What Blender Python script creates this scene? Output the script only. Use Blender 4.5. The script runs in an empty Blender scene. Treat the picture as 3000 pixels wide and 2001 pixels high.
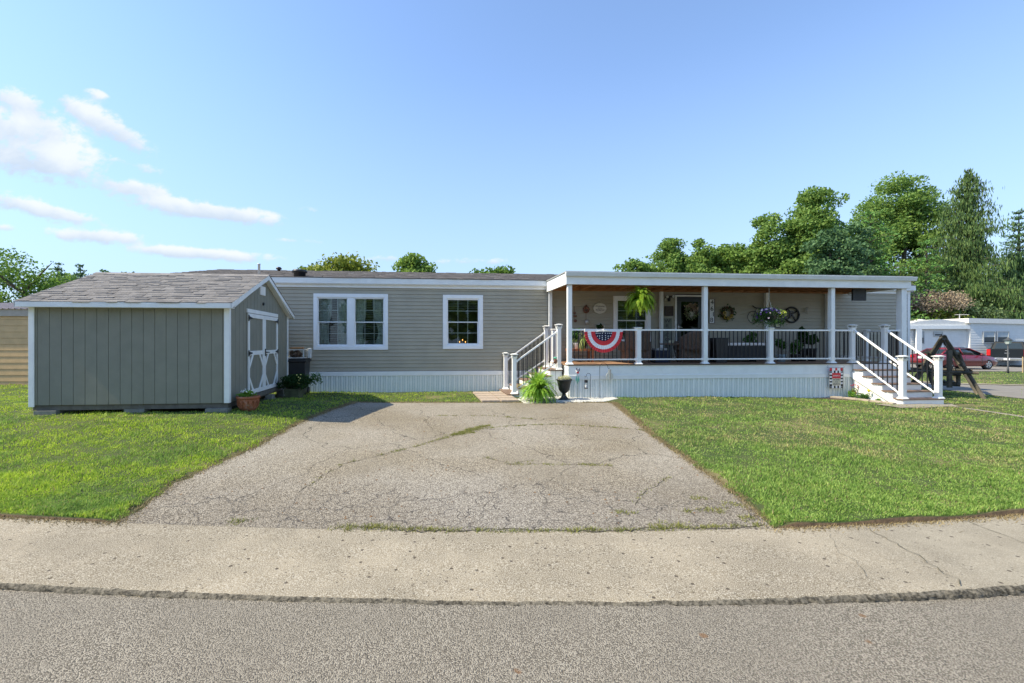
import bpy, math, random
import numpy as np
from mathutils import Vector, Matrix
R = math.radians
random.seed(7); rng = np.random.default_rng(7)
S = bpy.context.scene
COL = S.collection

# ------------------------------------------------------------ camera
CAMH = 1.53; F = 1333.0; PU = 1370.0
cam_d = bpy.data.cameras.new('camera'); cam = bpy.data.objects.new('camera', cam_d); COL.objects.link(cam)
cam.location = (0, 0, CAMH); cam.rotation_euler = (R(90), 0, 0)
cam_d.sensor_width = 36; cam_d.lens = F/3000*36; cam_d.shift_x = (1500-PU)/3000
cam_d.clip_start = .05; cam_d.clip_end = 3000
S.camera = cam
# ------------------------------------------------------------ sun, sky, exposure
SUN_EL = 47.0
SDIR = Vector((-.99, -.125, 0)).normalized()*math.cos(R(SUN_EL)) + Vector((0, 0, math.sin(R(SUN_EL))))
sl = bpy.data.lights.new('sun', 'SUN'); sl.energy = 3.5; sl.angle = R(.6); sl.color = (1, .90, .68)
so = bpy.data.objects.new('sun', sl); COL.objects.link(so)
so.rotation_euler = SDIR.to_track_quat('Z', 'Y').to_euler()
S.view_settings.view_transform = 'Standard'; S.view_settings.look = 'None'
S.view_settings.exposure = 1.1; S.view_settings.gamma = 1
wd = bpy.data.worlds.new('World'); S.world = wd; wd.use_nodes = True
nt = wd.node_tree; nt.nodes.clear()

class NG:
    """tiny node graph helper"""
    def __init__(s, tree): s.t = tree; s.flat = False
    def n(s, typ, **kw):
        nd = s.t.nodes.new(typ)
        for k, v in kw.items(): setattr(nd, k, v)
        return nd
    def put(s, sock, val):
        if isinstance(val, bpy.types.NodeSocket): s.t.links.new(val, sock)
        elif val is not None:
            try: sock.default_value = val
            except Exception:
                sock.default_value = (*val, 1)[:len(sock.default_value)] if len(val) == 3 else val
    def math(s, op, a, b=None, c=None, clamp=False):
        nd = s.n('ShaderNodeMath', operation=op, use_clamp=clamp)
        s.put(nd.inputs[0], a)
        if b is not None: s.put(nd.inputs[1], b)
        if c is not None: s.put(nd.inputs[2], c)
        return nd.outputs[0]
    def mix(s, f, a, b, blend='MIX'):
        nd = s.n('ShaderNodeMix', data_type='RGBA', blend_type=blend)
        s.put(nd.inputs[0], f); s.put(nd.inputs[6], a if not isinstance(a, tuple) else (*a, 1)[:4]); s.put(nd.inputs[7], b if not isinstance(b, tuple) else (*b, 1)[:4])
        return nd.outputs[2]
    def rng(s, v, a, b, c=0., d=1., smooth=True):
        nd = s.n('ShaderNodeMapRange', interpolation_type='SMOOTHSTEP' if smooth else 'LINEAR')
        s.put(nd.inputs[0], v)
        for i, x in enumerate((a, b, c, d)): s.put(nd.inputs[i+1], x)
        return nd.outputs[0]
    def noise(s, vec, scale, detail=4, rough=.55, dist=0.):
        nd = s.n('ShaderNodeTexNoise'); s.put(nd.inputs['Vector'], vec)
        nd.inputs['Scale'].default_value = scale; nd.inputs['Detail'].default_value = detail
        nd.inputs['Roughness'].default_value = rough; nd.inputs['Distortion'].default_value = dist
        return nd.outputs[0]
    def voro(s, vec, scale, feature='F1', out=0):
        nd = s.n('ShaderNodeTexVoronoi', feature=feature); s.put(nd.inputs['Vector'], vec)
        nd.inputs['Scale'].default_value = scale
        if s.flat: nd.voronoi_dimensions = '2D'
        return nd.outputs[out]
g_ = NG(nt)
sky = g_.n('ShaderNodeTexSky', sky_type='NISHITA'); sky.sun_disc = False
sky.sun_elevation = R(SUN_EL); sky.sun_rotation = math.atan2(SDIR.x, SDIR.y)
sky.air_density = 1.0; sky.dust_density = .25; sky.ozone_density = 1.6; sky.altitude = 200
tc = g_.n('ShaderNodeTexCoord'); sp = g_.n('ShaderNodeSeparateXYZ'); nt.links.new(tc.outputs['Generated'], sp.inputs[0])
dx, dy, dz = sp.outputs
dyc = g_.math('MAXIMUM', dy, .02)
px = g_.math('DIVIDE', dx, dyc); pz = g_.math('DIVIDE', dz, dyc)
cb = g_.n('ShaderNodeCombineXYZ'); nt.links.new(px, cb.inputs[0]); nt.links.new(pz, cb.inputs[1])
mp = g_.n('ShaderNodeMapping'); nt.links.new(cb.outputs[0], mp.inputs[0]); mp.inputs['Scale'].default_value = (1, 1.5, 1); mp.inputs['Rotation'].default_value = (0, 0, R(10))
n1 = g_.noise(mp.outputs[0], 9, 7, .58, .35); n2 = g_.noise(mp.outputs[0], 30, 5, .6, .2)
# cloud banks of this evening's sky, as directions (azimuth, height, half length, half height, tilt, density)
CL = [(-0.983, 0.525, 0.075, 0.028, -20, 1), (-0.855, 0.510, 0.06, 0.02, -32, 0.85), (-0.765, 0.461, 0.085, 0.026, -32, 1.15), (-0.815, 0.542, 0.028, 0.012, -18, 0.75), (-0.975, 0.471, 0.11, 0.032, -10, 1.15), (-0.945, 0.404, 0.15, 0.044, -14, 1.35), (-0.728, 0.386, 0.07, 0.012, -16, 0.55), (-0.731, 0.336, 0.075, 0.018, -6, 1), (-0.638, 0.296, 0.1, 0.02, -8, 1.2), (-0.510, 0.279, 0.1, 0.018, -8, 1.15), (-0.953, 0.294, 0.14, 0.02, -13, 1.2), (-0.821, 0.231, 0.11, 0.015, -4, 1.15), (-0.653, 0.199, 0.08, 0.011, -3, 1), (-0.540, 0.189, 0.12, 0.013, -4, 1.1), (-1.028, 0.251, 0.03, 0.01, -5, 0.9), (-0.368, 0.221, 0.06, 0.007, -4, 0.45), (-0.184, 0.182, 0.045, 0.008, 0, 0.65), (0.023, 0.176, 0.11, 0.01, 0, 0.5), (-0.349, 0.289, 0.03, 0.01, 0, 0.4), (-1.5, .45, .3, .06, -10, 1.), (-1.9, .28, .35, .05, -8, 1.)]
dens = None; shade = None
for (cx, cz, a, b, t, w) in CL:
    if w <= 0: continue
    ct, st = math.cos(R(t)), math.sin(R(t))
    ex = g_.math('ADD', px, -cx); ez = g_.math('ADD', pz, -cz)
    u = g_.math('DIVIDE', g_.math('MULTIPLY_ADD', ex, ct, g_.math('MULTIPLY', ez, st)), a)
    v = g_.math('DIVIDE', g_.math('MULTIPLY_ADD', ex, -st, g_.math('MULTIPLY', ez, ct)), b)
    r2 = g_.math('ADD', g_.math('MULTIPLY', u, u), g_.math('MULTIPLY', v, v))
    e = g_.math('MULTIPLY', g_.math('EXPONENT', g_.math('MULTIPLY', r2, -1.15)), w)
    ev = g_.math('MULTIPLY', e, g_.math('MULTIPLY', v, 1.0))
    dens = e if dens is None else g_.math('ADD', dens, e)
    shade = ev if shade is None else g_.math('ADD', shade, ev)
nn = g_.math('ADD', g_.math('MULTIPLY', g_.math('ADD', n1, -.5), 1.9), g_.math('MULTIPLY', g_.math('ADD', n2, -.5), 1.5))
dd = g_.math('ADD', g_.math('MINIMUM', dens, 1.), g_.math('MULTIPLY', nn, g_.rng(dens, .03, .35)))
alpha = g_.rng(dd, .18, .85, 0, .93)
alpha = g_.math('MULTIPLY', alpha, g_.rng(dy, .02, .15))
sh = g_.math('DIVIDE', shade, g_.math('ADD', dens, .05))
lit = g_.rng(g_.math('ADD', sh, g_.math('MULTIPLY', g_.math('ADD', n1, -.5), 2.2)), -.9, .7)
ccol = g_.mix(lit, (2.2, 2.6, 3.1), (3.3, 3.45, 3.5))
# hazy whitening toward the horizon
hz = g_.rng(dz, -.02, .50, 1., 0., False)
hz = g_.math('MULTIPLY', g_.math('POWER', hz, 1.1), .95)
skyc = g_.mix(hz, sky.outputs[0], (1.55, 2.1, 2.95))
skyc = g_.mix(1.0, skyc, (.98, 1.01, 1.06), 'MULTIPLY')
fin = g_.mix(alpha, skyc, ccol)
bg = g_.n('ShaderNodeBackground'); nt.links.new(fin, bg.inputs[0]); bg.inputs[1].default_value = .135
wo = g_.n('ShaderNodeOutputWorld'); nt.links.new(bg.outputs[0], wo.inputs[0])

# ------------------------------------------------------------ frames (house is turned a few degrees)
TH = math.atan(.098); CT, ST = math.cos(TH), math.sin(TH)
OX, OY = 2.73, 12.2
WD = 1.92                                    # porch depth: wall plane in house coordinates
def W(x, y, z=0): return Vector((OX + x*CT - y*ST, OY + x*ST + y*CT, z))
def pl(u, v, c):                             # picture measure -> house coordinates on the plane y=c
    a = (u-PU)/F
    Y = (c + OY*CT - OX*ST)/(CT - a*ST)
    return ((a*Y-OX)*CT + (Y-OY)*ST, CAMH - (v-1000)/F*Y)
def sm(t):
    t = np.clip(t, 0, 1); return t*t*(3-2*t)
def back(X):
    X = np.clip(X, -22, 24); d = X-.85
    return 4.06 + np.where(d < 0, .0118, .0189)*d*d
def g(X, Y):
    X = np.asarray(X, float); Y = np.asarray(Y, float)
    b = -.17 + .17*sm((Y-4.1)/7)
    b = b + .21*sm((Y-4.6)/3.6)*sm((-X-2.2)/2.6)*(1-.82*sm((Y-9.3)/3.5))
    b = b - .02*np.clip(X-6, 0, 6) - .010*np.clip(X-12, 0, 30)
    return b
def gp(u, v, dz=0):                          # where a picture point meets the ground
    X = Y = 0.; z = 0.
    for _ in range(40):
        Y = (CAMH-z)*F/(v-1000); X = (u-PU)/F*Y; z = float(g(X, Y))+dz
    return X, Y, z

# ------------------------------------------------------------ materials
MATS = {}
def mat(name, c, rough=.6, var=.08, scale=6, bump=0, bscale=60, metal=0, c2=None, spec=.5, island=None, dirt=None, coat=0, emit=None):
    if name in MATS: return MATS[name]
    m = bpy.data.materials.new(name); m.use_nodes = True; t = m.node_tree; h = NG(t)
    p = t.nodes['Principled BSDF']
    tcn = h.n('ShaderNodeTexCoord').outputs['Object']
    a = tuple(x*(1-var) for x in c); b = tuple(min(1, x*(1+var)) for x in (c2 or c))
    col = h.mix(h.rng(h.noise(tcn, scale, 5, .6), .3, .7), a, b)
    if island:
        gi = h.n('ShaderNodeNewGeometry').outputs['Random Per Island']
        col = h.mix(h.math('MULTIPLY', gi, island[1]), col, island[0])
    if dirt: col = h.mix(h.math('MULTIPLY', h.rng(h.noise(tcn, dirt[2], 6, .65), .52, .75), dirt[1]), col, dirt[0])
    h.put(p.inputs['Base Color'], col)
    p.inputs['Roughness'].default_value = rough; p.inputs['Metallic'].default_value = metal
    p.inputs['Specular IOR Level'].default_value = spec
    if coat: p.inputs['Coat Weight'].default_value = coat; p.inputs['Coat Roughness'].default_value = .08
    if emit: h.put(p.inputs['Emission Color'], (*emit[0], 1)); p.inputs['Emission Strength'].default_value = emit[1]
    if bump:
        bn = h.n('ShaderNodeBump'); bn.inputs['Strength'].default_value = bump; bn.inputs['Distance'].default_value = .01
        h.put(bn.inputs['Height'], h.noise(tcn, bscale, 4, .6)); h.put(p.inputs['Normal'], bn.outputs[0])
    MATS[name] = m; return m
def leafmat(name, c1, c2, c3=None, trans=.35, rough=.6):
    if name in MATS: return MATS[name]
    m = bpy.data.materials.new(name); m.use_nodes = True; t = m.node_tree; h = NG(t)
    gi = h.n('ShaderNodeNewGeometry').outputs['Random Per Island']
    tcn = h.n('ShaderNodeTexCoord').outputs['Object']
    col = h.mix(gi, c1, c2)
    if c3: col = h.mix(h.rng(h.noise(tcn, .9, 3), .45, .62), col, c3)
    p = t.nodes['Principled BSDF']; h.put(p.inputs['Base Color'], col); p.inputs['Roughness'].default_value = rough
    p.inputs['Specular IOR Level'].default_value = .25
    tr = h.n('ShaderNodeBsdfTranslucent'); h.put(tr.inputs[0], h.mix(.5, col, c2))
    mx = h.n('ShaderNodeMixShader'); mx.inputs[0].default_value = trans
    t.links.new(p.outputs[0], mx.inputs[1]); t.links.new(tr.outputs[0], mx.inputs[2])
    t.links.new(mx.outputs[0], t.nodes['Material Output'].inputs[0])
    MATS[name] = m; return m
def glassmat(name, tint=(.75, .82, .82), refl=1.0):
    if name in MATS: return MATS[name]
    m = bpy.data.materials.new(name); m.use_nodes = True; t = m.node_tree; h = NG(t); t.nodes.remove(t.nodes['Principled BSDF'])
    tr = h.n('ShaderNodeBsdfTransparent'); tr.inputs[0].default_value = (*tint, 1)
    gl = h.n('ShaderNodeBsdfGlossy'); gl.inputs[1].default_value = .02; gl.inputs[0].default_value = (refl, refl, refl, 1)
    fr = h.n('ShaderNodeFresnel'); fr.inputs[0].default_value = 1.6
    mx = h.n('ShaderNodeMixShader'); t.links.new(fr.outputs[0], mx.inputs[0]); t.links.new(tr.outputs[0], mx.inputs[1]); t.links.new(gl.outputs[0], mx.inputs[2])
    t.links.new(mx.outputs[0], t.nodes['Material Output'].inputs[0]); MATS[name] = m; return m

# ------------------------------------------------------------ objects
OFF = {}
def tag(o, label=None, cat=None, group=None, kind=None):
    for k, v in (('label', label), ('category', cat), ('group', group), ('kind', kind)):
        if v: o[k] = v
    return o
def thing(name, label, cat, loc=(0, 0, 0), rz=0, off=(0, 0, 0), group=None):
    o = bpy.data.objects.new(name, None); COL.objects.link(o); o.location = loc; o.rotation_euler = (0, 0, rz)
    o.empty_display_size = .1
    OFF[o.name] = Vector(off); return tag(o, label, cat, group)
def HT(name, label, cat, o, group=None, rz=0): return thing(name, label, cat, W(*o), TH+rz, o if not rz else (0, 0, 0), group)
def link(name, me, m, parent=None, smooth=False, bevel=0):
    ms = m if isinstance(m, (list, tuple)) else [m]
    for x in ms: me.materials.append(x)
    o = bpy.data.objects.new(name, me); COL.objects.link(o)
    if parent is not None:
        o.parent = parent; OFF[o.name] = OFF.get(parent.name, Vector())
    if smooth: me.polygons.foreach_set('use_smooth', [True]*len(me.polygons))
    if bevel:
        b = o.modifiers.new('bevel', 'BEVEL'); b.width = bevel; b.segments = 2; b.limit_method = 'ANGLE'; b.angle_limit = R(40)
    me.update(); return o
class MB:
    def __init__(s): s.v = []; s.f = []; s.mi = []; s.cur = 0; s.ch = []
    def add(s, vs, fs):
        n = len(s.v); s.ch.append((n, len(s.f))); s.v += [tuple(v) for v in vs]; s.f += [tuple(i+n for i in f) for f in fs]; s.mi += [s.cur]*len(fs); return s
    def box(s, x0, x1, y0, y1, z0, z1):
        if x1 < x0: x0, x1 = x1, x0
        if y1 < y0: y0, y1 = y1, y0
        if z1 < z0: z0, z1 = z1, z0
        return s.add([(x0,y0,z0),(x1,y0,z0),(x1,y1,z0),(x0,y1,z0),(x0,y0,z1),(x1,y0,z1),(x1,y1,z1),(x0,y1,z1)],
                     [(0,3,2,1),(4,5,6,7),(0,1,5,4),(1,2,6,5),(2,3,7,6),(3,0,4,7)])
    def taper(s, cx, cy, z0, z1, w0, w1, d0=None, d1=None):
        d0 = d0 or w0; d1 = d1 or w1
        return s.add([(cx-w0/2,cy-d0/2,z0),(cx+w0/2,cy-d0/2,z0),(cx+w0/2,cy+d0/2,z0),(cx-w0/2,cy+d0/2,z0),
                      (cx-w1/2,cy-d1/2,z1),(cx+w1/2,cy-d1/2,z1),(cx+w1/2,cy+d1/2,z1),(cx-w1/2,cy+d1/2,z1)],
                     [(0,3,2,1),(4,5,6,7),(0,1,5,4),(1,2,6,5),(2,3,7,6),(3,0,4,7)])
    def bar(s, a, b, w, h=None, up=(0, 0, 1)):
        a = Vector(a); b = Vector(b); d = (b-a).normalized(); up = Vector(up)
        if abs(d.dot(up)) > .99: up = Vector((0, 1, 0))
        sx = d.cross(up).normalized()*w/2; sz = sx.cross(d).normalized()*(h or w)/2
        vs = [p+i*sx+j*sz for p in (a, b) for i, j in ((-1,-1),(1,-1),(1,1),(-1,1))]
        return s.add(vs, [(0,1,2,3),(7,6,5,4),(0,4,5,1),(1,5,6,2),(2,6,7,3),(3,7,4,0)])
    def tube(s, pts, r, n=8, cap=True):
        pts = [Vector(p) for p in pts]; rs = r if isinstance(r, (list, tuple)) else [r]*len(pts); rings = []; vs = []
        ref = Vector((0, 0, 1))
        d0 = (pts[1]-pts[0]).normalized()
        if abs(d0.z) > .9: ref = Vector((0, 1, 0))
        for i, p in enumerate(pts):
            d = (pts[min(i+1, len(pts)-1)]-pts[max(i-1, 0)]).normalized()
            a = d.cross(ref)
            a = a.normalized() if a.length > 1e-4 else Vector((1, 0, 0)); b = d.cross(a).normalized()
            vs += [p+(a*math.cos(2*math.pi*k/n)+b*math.sin(2*math.pi*k/n))*rs[i] for k in range(n)]
        fs = [(i*n+k, i*n+(k+1)%n, (i+1)*n+(k+1)%n, (i+1)*n+k) for i in range(len(pts)-1) for k in range(n)]
        if cap: fs += [tuple(range(n)), tuple(reversed(range((len(pts)-1)*n, len(pts)*n)))]
        return s.add(vs, fs)
    def lathe(s, prof, c=(0, 0, 0), n=20, rf=None):
        vs = []
        for (r, z) in prof: vs += [(c[0]+r*math.cos(2*math.pi*k/n), c[1]+r*math.sin(2*math.pi*k/n), c[2]+z) for k in range(n)]
        fs = [(i*n+k, i*n+(k+1)%n, (i+1)*n+(k+1)%n, (i+1)*n+k) for i in range(len(prof)-1) for k in range(n)]
        fs += [tuple(reversed(range(n))), tuple(range((len(prof)-1)*n, len(prof)*n))]
        return s.add(vs, fs)
    def prism(s, poly, axis, a, b):
        """closed polygon (2 coords) swept along axis from a to b; coords are the two other axes in order"""
        n = len(poly); vs = []
        for t in (a, b):
            for (p, q) in poly: vs.append({'x': (t, p, q), 'y': (p, t, q), 'z': (p, q, t)}[axis])
        return s.add(vs, [tuple(range(n)), tuple(reversed(range(n, 2*n)))]+[(i, i+n, (i+1)%n+n, (i+1)%n) for i in range(n)])
    def sheet(s, pts, axis, a, b):
        """open polyline swept along axis"""
        n = len(pts); vs = []
        for t in (a, b):
            for (p, q) in pts: vs.append({'x': (t, p, q), 'y': (p, t, q), 'z': (p, q, t)}[axis])
        return s.add(vs, [(i, i+1, i+1+n, i+n) for i in range(n-1)])
    def ball(s, c, r, n=10, m=7, sc=(1, 1, 1)):
        pr = [(math.sin(math.pi*i/m)*r, -math.cos(math.pi*i/m)*r) for i in range(m+1)]
        vs = []
        for (rr, z) in pr: vs += [(c[0]+sc[0]*rr*math.cos(2*math.pi*k/n), c[1]+sc[1]*rr*math.sin(2*math.pi*k/n), c[2]+sc[2]*z) for k in range(n)]
        return s.add(vs, [(i*n+k, i*n+(k+1)%n, (i+1)*n+(k+1)%n, (i+1)*n+k) for i in range(m) for k in range(n)])
    def build(s, name, m, parent=None, smooth=False, bevel=0, label=None):
        o = OFF.get(parent.name, Vector()) if parent is not None else Vector()
        me = bpy.data.meshes.new(name); me.from_pydata([(v[0]-o.x, v[1]-o.y, v[2]-o.z) for v in s.v], [], s.f)
        ob = link(name, me, m, parent, smooth, bevel)
        if isinstance(m, (list, tuple)): me.polygons.foreach_set('material_index', s.mi)
        if label: ob['label'] = label
        return ob
def each(mb, name, m, parent, **kw):
    """every added piece becomes a part of its own"""
    ch = mb.ch+[(len(mb.v), len(mb.f))]
    for (v0, f0), (v1, f1) in zip(ch[:-1], ch[1:]):
        q = MB(); q.add(mb.v[v0:v1], [tuple(i-v0 for i in f) for f in mb.f[f0:f1]]); q.mi = mb.mi[f0:f1]; q.build(name, m, parent, **kw)
def B(name, m, parent, *b, bevel=0): return MB().box(*b).build(name, m, parent, bevel=bevel)
def npmesh(name, V, Fc, m, parent=None, smooth=False, fmat=None):
    V = np.asarray(V, np.float32).reshape(-1, 3); Fc = np.asarray(Fc, np.int32); k = Fc.shape[1]
    if parent is not None: V = V-np.array(OFF.get(parent.name, Vector()), np.float32)
    me = bpy.data.meshes.new(name); me.vertices.add(len(V)); me.vertices.foreach_set('co', V.ravel())
    me.loops.add(Fc.size); me.loops.foreach_set('vertex_index', Fc.ravel())
    me.polygons.add(len(Fc)); me.polygons.foreach_set('loop_start', np.arange(0, Fc.size, k, dtype=np.int32))
    me.update(calc_edges=True)
    o = link(name, me, m, parent, smooth)
    if fmat is not None: me.polygons.foreach_set('material_index', np.asarray(fmat, np.int32))
    return o
def quads(P, A, Bv):
    """rhombic leaves: centre P, half-length A, half-width Bv"""
    V = np.stack([P-A, P+Bv*.9-A*.1, P+A, P-Bv*.9-A*.1], 1).reshape(-1, 3)
    return V, np.arange(len(P)*4).reshape(-1, 4)
def rdir(n):
    d = rng.normal(size=(n, 3)); return d/np.linalg.norm(d, axis=1, keepdims=True)
def leaves(P, s, up=0., asp=.6, droop=0.):
    n = len(P); d = rdir(n); d[:, 2] = d[:, 2]+up-droop; d /= np.linalg.norm(d, axis=1, keepdims=True)
    b = np.cross(d, rdir(n)); b /= np.linalg.norm(b, axis=1, keepdims=True)+1e-9
    ss = (s*rng.uniform(.6, 1.25, n))[:, None]
    return quads(P, d*ss/2, b*ss*asp/2)
_tc = {}
def text(body, size, ext=.004):
    key = (body, size)
    cu = bpy.data.curves.new('txt', 'FONT'); cu.body = body; cu.size = size; cu.extrude = ext; cu.align_x = 'CENTER'; cu.align_y = 'CENTER'
    o = bpy.data.objects.new('txt', cu); COL.objects.link(o); bpy.context.view_layer.update()
    me = bpy.data.meshes.new_from_object(o); bpy.data.objects.remove(o); 
    V = [tuple(v.co) for v in me.vertices]; Fc = [tuple(p.vertices) for p in me.polygons]; bpy.data.meshes.remove(me)
    return V, Fc
def add_text(mb, body, size, x, y, z, ext=.003, sx=1., rot=0):
    """text standing upright facing -y, centred on x,z"""
    V, Fc = text(body, size, ext); c, s_ = math.cos(rot), math.sin(rot)
    mb.add([(x+(v[0]*c-v[1]*s_)*sx, y-v[2], z+(v[0]*s_+v[1]*c)) for v in V], Fc)
def star(mb, x, y, z, r, facing=-1):
    vs = [(x+(r if k % 2 == 0 else r*.42)*math.sin(math.pi*k/5), y, z+(r if k % 2 == 0 else r*.42)*math.cos(math.pi*k/5)) for k in range(10)]
    mb.add(vs, [tuple(range(10))])

WHITE = mat('white_vinyl', (.84, .84, .82), .45, .03, 3)
TRIMW = mat('white_painted_trim', (.82, .83, .81), .5, .05, 4, dirt=((.55, .54, .48), .25, 2))
BLACK = mat('black_metal', (.018, .018, .02), .4, .1)
# ------------------------------------------------------------ ground: terrain, street, pavement, driveway
def axis(lo, hi, step, far):
    a = list(np.arange(lo, hi+step/2, step)); s = step
    while a[-1] < far: s *= 1.35; a.append(a[-1]+s)
    s = step
    while a[0] > -far: s *= 1.35; a.insert(0, a[0]-s)
    return np.array(a)
DL = [(375,1512),(510,1416),(753,1308),(893,1231),(965,1203),(1040,1179)]      # left edge of the drive in the picture
DR = [(2262,1537),(2169,1455),(2042,1365),(1914,1276),(1799,1181)]
dl = np.array([gp(*p)[:2] for p in DL]); dr = np.array([gp(*p)[:2] for p in DR])
DY1 = 11.35
def drive_x(Y):
    return np.interp(Y, dl[:, 1], dl[:, 0]), np.interp(Y, dr[:, 1], dr[:, 0])
def in_drive(X, Y, m=0.):
    a, b = drive_x(Y); j = .045*np.sin(Y*7.1+X)+.035*np.sin(Y*23.)
    return (X > a+m+j) & (X < b-m-j) & (Y < DY1-m+.04*np.sin(X*7)) & (Y > back(X)-.05)
def bump_lawn(X, Y):
    a, b = drive_x(Y)
    d = np.maximum(np.maximum(a-X, X-b), Y-DY1)
    lip = np.where(X > 2, .045+.012*np.sin(X*5), .03)
    return sm(d/.12)*lip*np.clip(1-(Y-back(X))/14, .3, 1)
gx = axis(-12, 18, .12, 700); gt = np.concatenate([np.arange(0, 14, .12), 14+np.cumsum(.12*1.12**np.arange(1, 62))])
gt = gt[gt < 900]
XX, TT = np.meshgrid(gx, gt); YY = back(XX)+TT
ZZ = g(XX, YY)+bump_lawn(XX, YY)
XX = np.vstack([XX[:1], XX]); YY = np.vstack([YY[:1]-.004, YY]); ZZ = np.vstack([np.full((1, XX.shape[1]), -.30), ZZ])
idx = np.arange(XX.size).reshape(XX.shape)
Fg = np.stack([idx[:-1, :-1], idx[:-1, 1:], idx[1:, 1:], idx[1:, :-1]], -1).reshape(-1, 4)
def ground_mat(name, kind):
    m = bpy.data.materials.new(name); m.use_nodes = True; t = m.node_tree; h = NG(t); h.flat = True; p = t.nodes['Principled BSDF']
    geo = h.n('ShaderNodeNewGeometry').outputs['Position']
    p.inputs['Specular IOR Level'].default_value = .3
    if kind == 'lawn':
        n = h.noise(geo, .8, 5, .6); n2 = h.noise(geo, 14, 4, .7)
        c = h.mix(h.rng(n, .4, .65), (.055, .085, .022), (.10, .12, .035))
        c = h.mix(h.math('MULTIPLY', n2, .8), c, (.04, .05, .02))
        c = h.mix(h.rng(h.noise(geo, .55, 4, .6, .5), .53, .63), c, (.17, .15, .07))
        p.inputs['Roughness'].default_value = .95; hgt = h.noise(geo, 60, 5, .8); st = .9
    if kind == 'concrete':
        n = h.noise(geo, 1.1, 6, .65); f = h.noise(geo, 55, 3, .7); s1 = h.voro(geo, 95)
        c = h.mix(h.rng(n, .35, .68), (.165, .135, .09), (.30, .25, .175))
        c = h.mix(h.rng(f, .40, .62, 0, .8), c, h.mix(.6, c, (.15, .125, .09)))
        gr_ = h.noise(geo, 130, 2, .7); c = h.mix(h.rng(gr_, .45, .68, 0, .85), c, (.52, .48, .40)); c = h.mix(h.rng(gr_, .42, .30, 0, .7), c, (.10, .085, .065))
        c = h.mix(h.math('MULTIPLY', h.rng(s1, .0, .22, 1, 0), h.rng(h.noise(geo, 35, 2), .52, .6)), c, (.60, .57, .50))
        sx = h.n('ShaderNodeSeparateXYZ'); t.links.new(geo, sx.inputs[0])
        c = h.mix(h.math('MULTIPLY', h.rng(sx.outputs[0], 2.2, 4.2), .55), c, h.mix(h.rng(h.noise(geo, 3, 5), .3, .7), (.20, .18, .14), (.31, .28, .22)))
        pit = h.rng(h.voro(geo, 4.5), .045, .065, 1, 0); pit = h.math('MULTIPLY', pit, h.rng(h.noise(geo, 2.3, 2), .47, .52))
        pit2 = h.math('MULTIPLY', h.rng(h.voro(geo, 13), .075, .105, 1, 0), h.rng(h.noise(geo, 4, 2), .50, .54))
        c = h.mix(h.math('MAXIMUM', pit, h.math('MULTIPLY', pit2, .7)), c, (.085, .068, .05))
        p.inputs['Roughness'].default_value = .9
        hgt = h.math('SUBTRACT', h.math('MULTIPLY', f, .6), h.math('ADD', pit, pit2)); st = .55
    if kind in ('asphalt', 'drive', 'road'):
        n = h.noise(geo, .9, 6, .6); v = h.voro(geo, 125 if kind != 'drive' else 85, out=1); vd = h.voro(geo, 125 if kind != 'drive' else 85)
        bw = h.n('ShaderNodeRGBToBW'); t.links.new(v, bw.inputs[0])
        if kind == 'drive': lo, hi, dk = (.135, .106, .07), (.435, .375, .275), (.255, .214, .15)
        else: lo, hi, dk = (.155, .134, .104), (.385, .345, .28), (.24, .212, .17)
        c = h.mix(h.rng(bw.outputs[0], .25, .75), lo, hi)
        c = h.mix(h.rng(n, .3, .7, 0, .6), c, dk)
        c = h.mix(h.rng(vd, .40, .70, 0, .75), c, (.045, .042, .037))
        sp_ = h.rng(h.math('ADD', h.voro(geo, 1.6), h.math('MULTIPLY', h.math('ADD', h.noise(geo, 25, 3), -.5), .08)), .015, .045, 1, 0); c = h.mix(h.math('MULTIPLY', h.math('MULTIPLY', sp_, .8), h.rng(h.noise(geo, 1.4, 2), .5, .54)), c, (.19, .105, .05))
        c = h.mix(h.math('MULTIPLY', h.rng(h.noise(geo, 3.5, 6, .7), .55, .72), .35), c, dk if kind != 'drive' else (.17, .145, .115))
        if kind == 'drive':
            # lighter worn middle, old patch edges and fine cracking near the pavement
            c = h.mix(h.rng(h.noise(geo, .35, 3), .35, .62, 0, .5), c, h.mix(h.rng(bw.outputs[0], .2, .8), (.24, .215, .18), (.47, .44, .385)))
            mpn = h.n('ShaderNodeVectorMath', operation='ADD'); nz = h.n('ShaderNodeTexNoise'); t.links.new(geo, nz.inputs['Vector']); nz.inputs['Scale'].default_value = 2.2; nz.inputs['Detail'].default_value = 6
            t.links.new(geo, mpn.inputs[0]); sc_ = h.n('ShaderNodeVectorMath', operation='SCALE'); t.links.new(nz.outputs[1], sc_.inputs[0]); sc_.inputs['Scale'].default_value = .7; t.links.new(sc_.outputs[0], mpn.inputs[1])
            e1 = h.voro(mpn.outputs[0], 2.6, 'DISTANCE_TO_EDGE'); e2 = h.voro(mpn.outputs[0], .55, 'DISTANCE_TO_EDGE')
            sx = h.n('ShaderNodeSeparateXYZ'); t.links.new(geo, sx.inputs[0])
            near = h.rng(h.math('ADD', sx.outputs[1], h.math('MULTIPLY', h.math('ADD', h.noise(geo, 1.2, 3), -.5), 2.6)), 4.7, 5.6, 1, 0)
            cr = h.math('MULTIPLY', h.rng(e1, .006, .022, 1, 0), near)
            cr2 = h.rng(e2, .0015, .006, 1, 0)
            cr = h.math('MAXIMUM', cr, h.math('MULTIPLY', cr2, .8))
            c = h.mix(cr, c, (.035, .03, .024))
            c = h.mix(h.math('MULTIPLY', h.rng(sx.outputs[1], 4.3, 6.6, 1, 0), .38), c, h.mix(h.rng(bw.outputs[0], .2, .8), (.07, .06, .055), (.27, .25, .23)))
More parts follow.
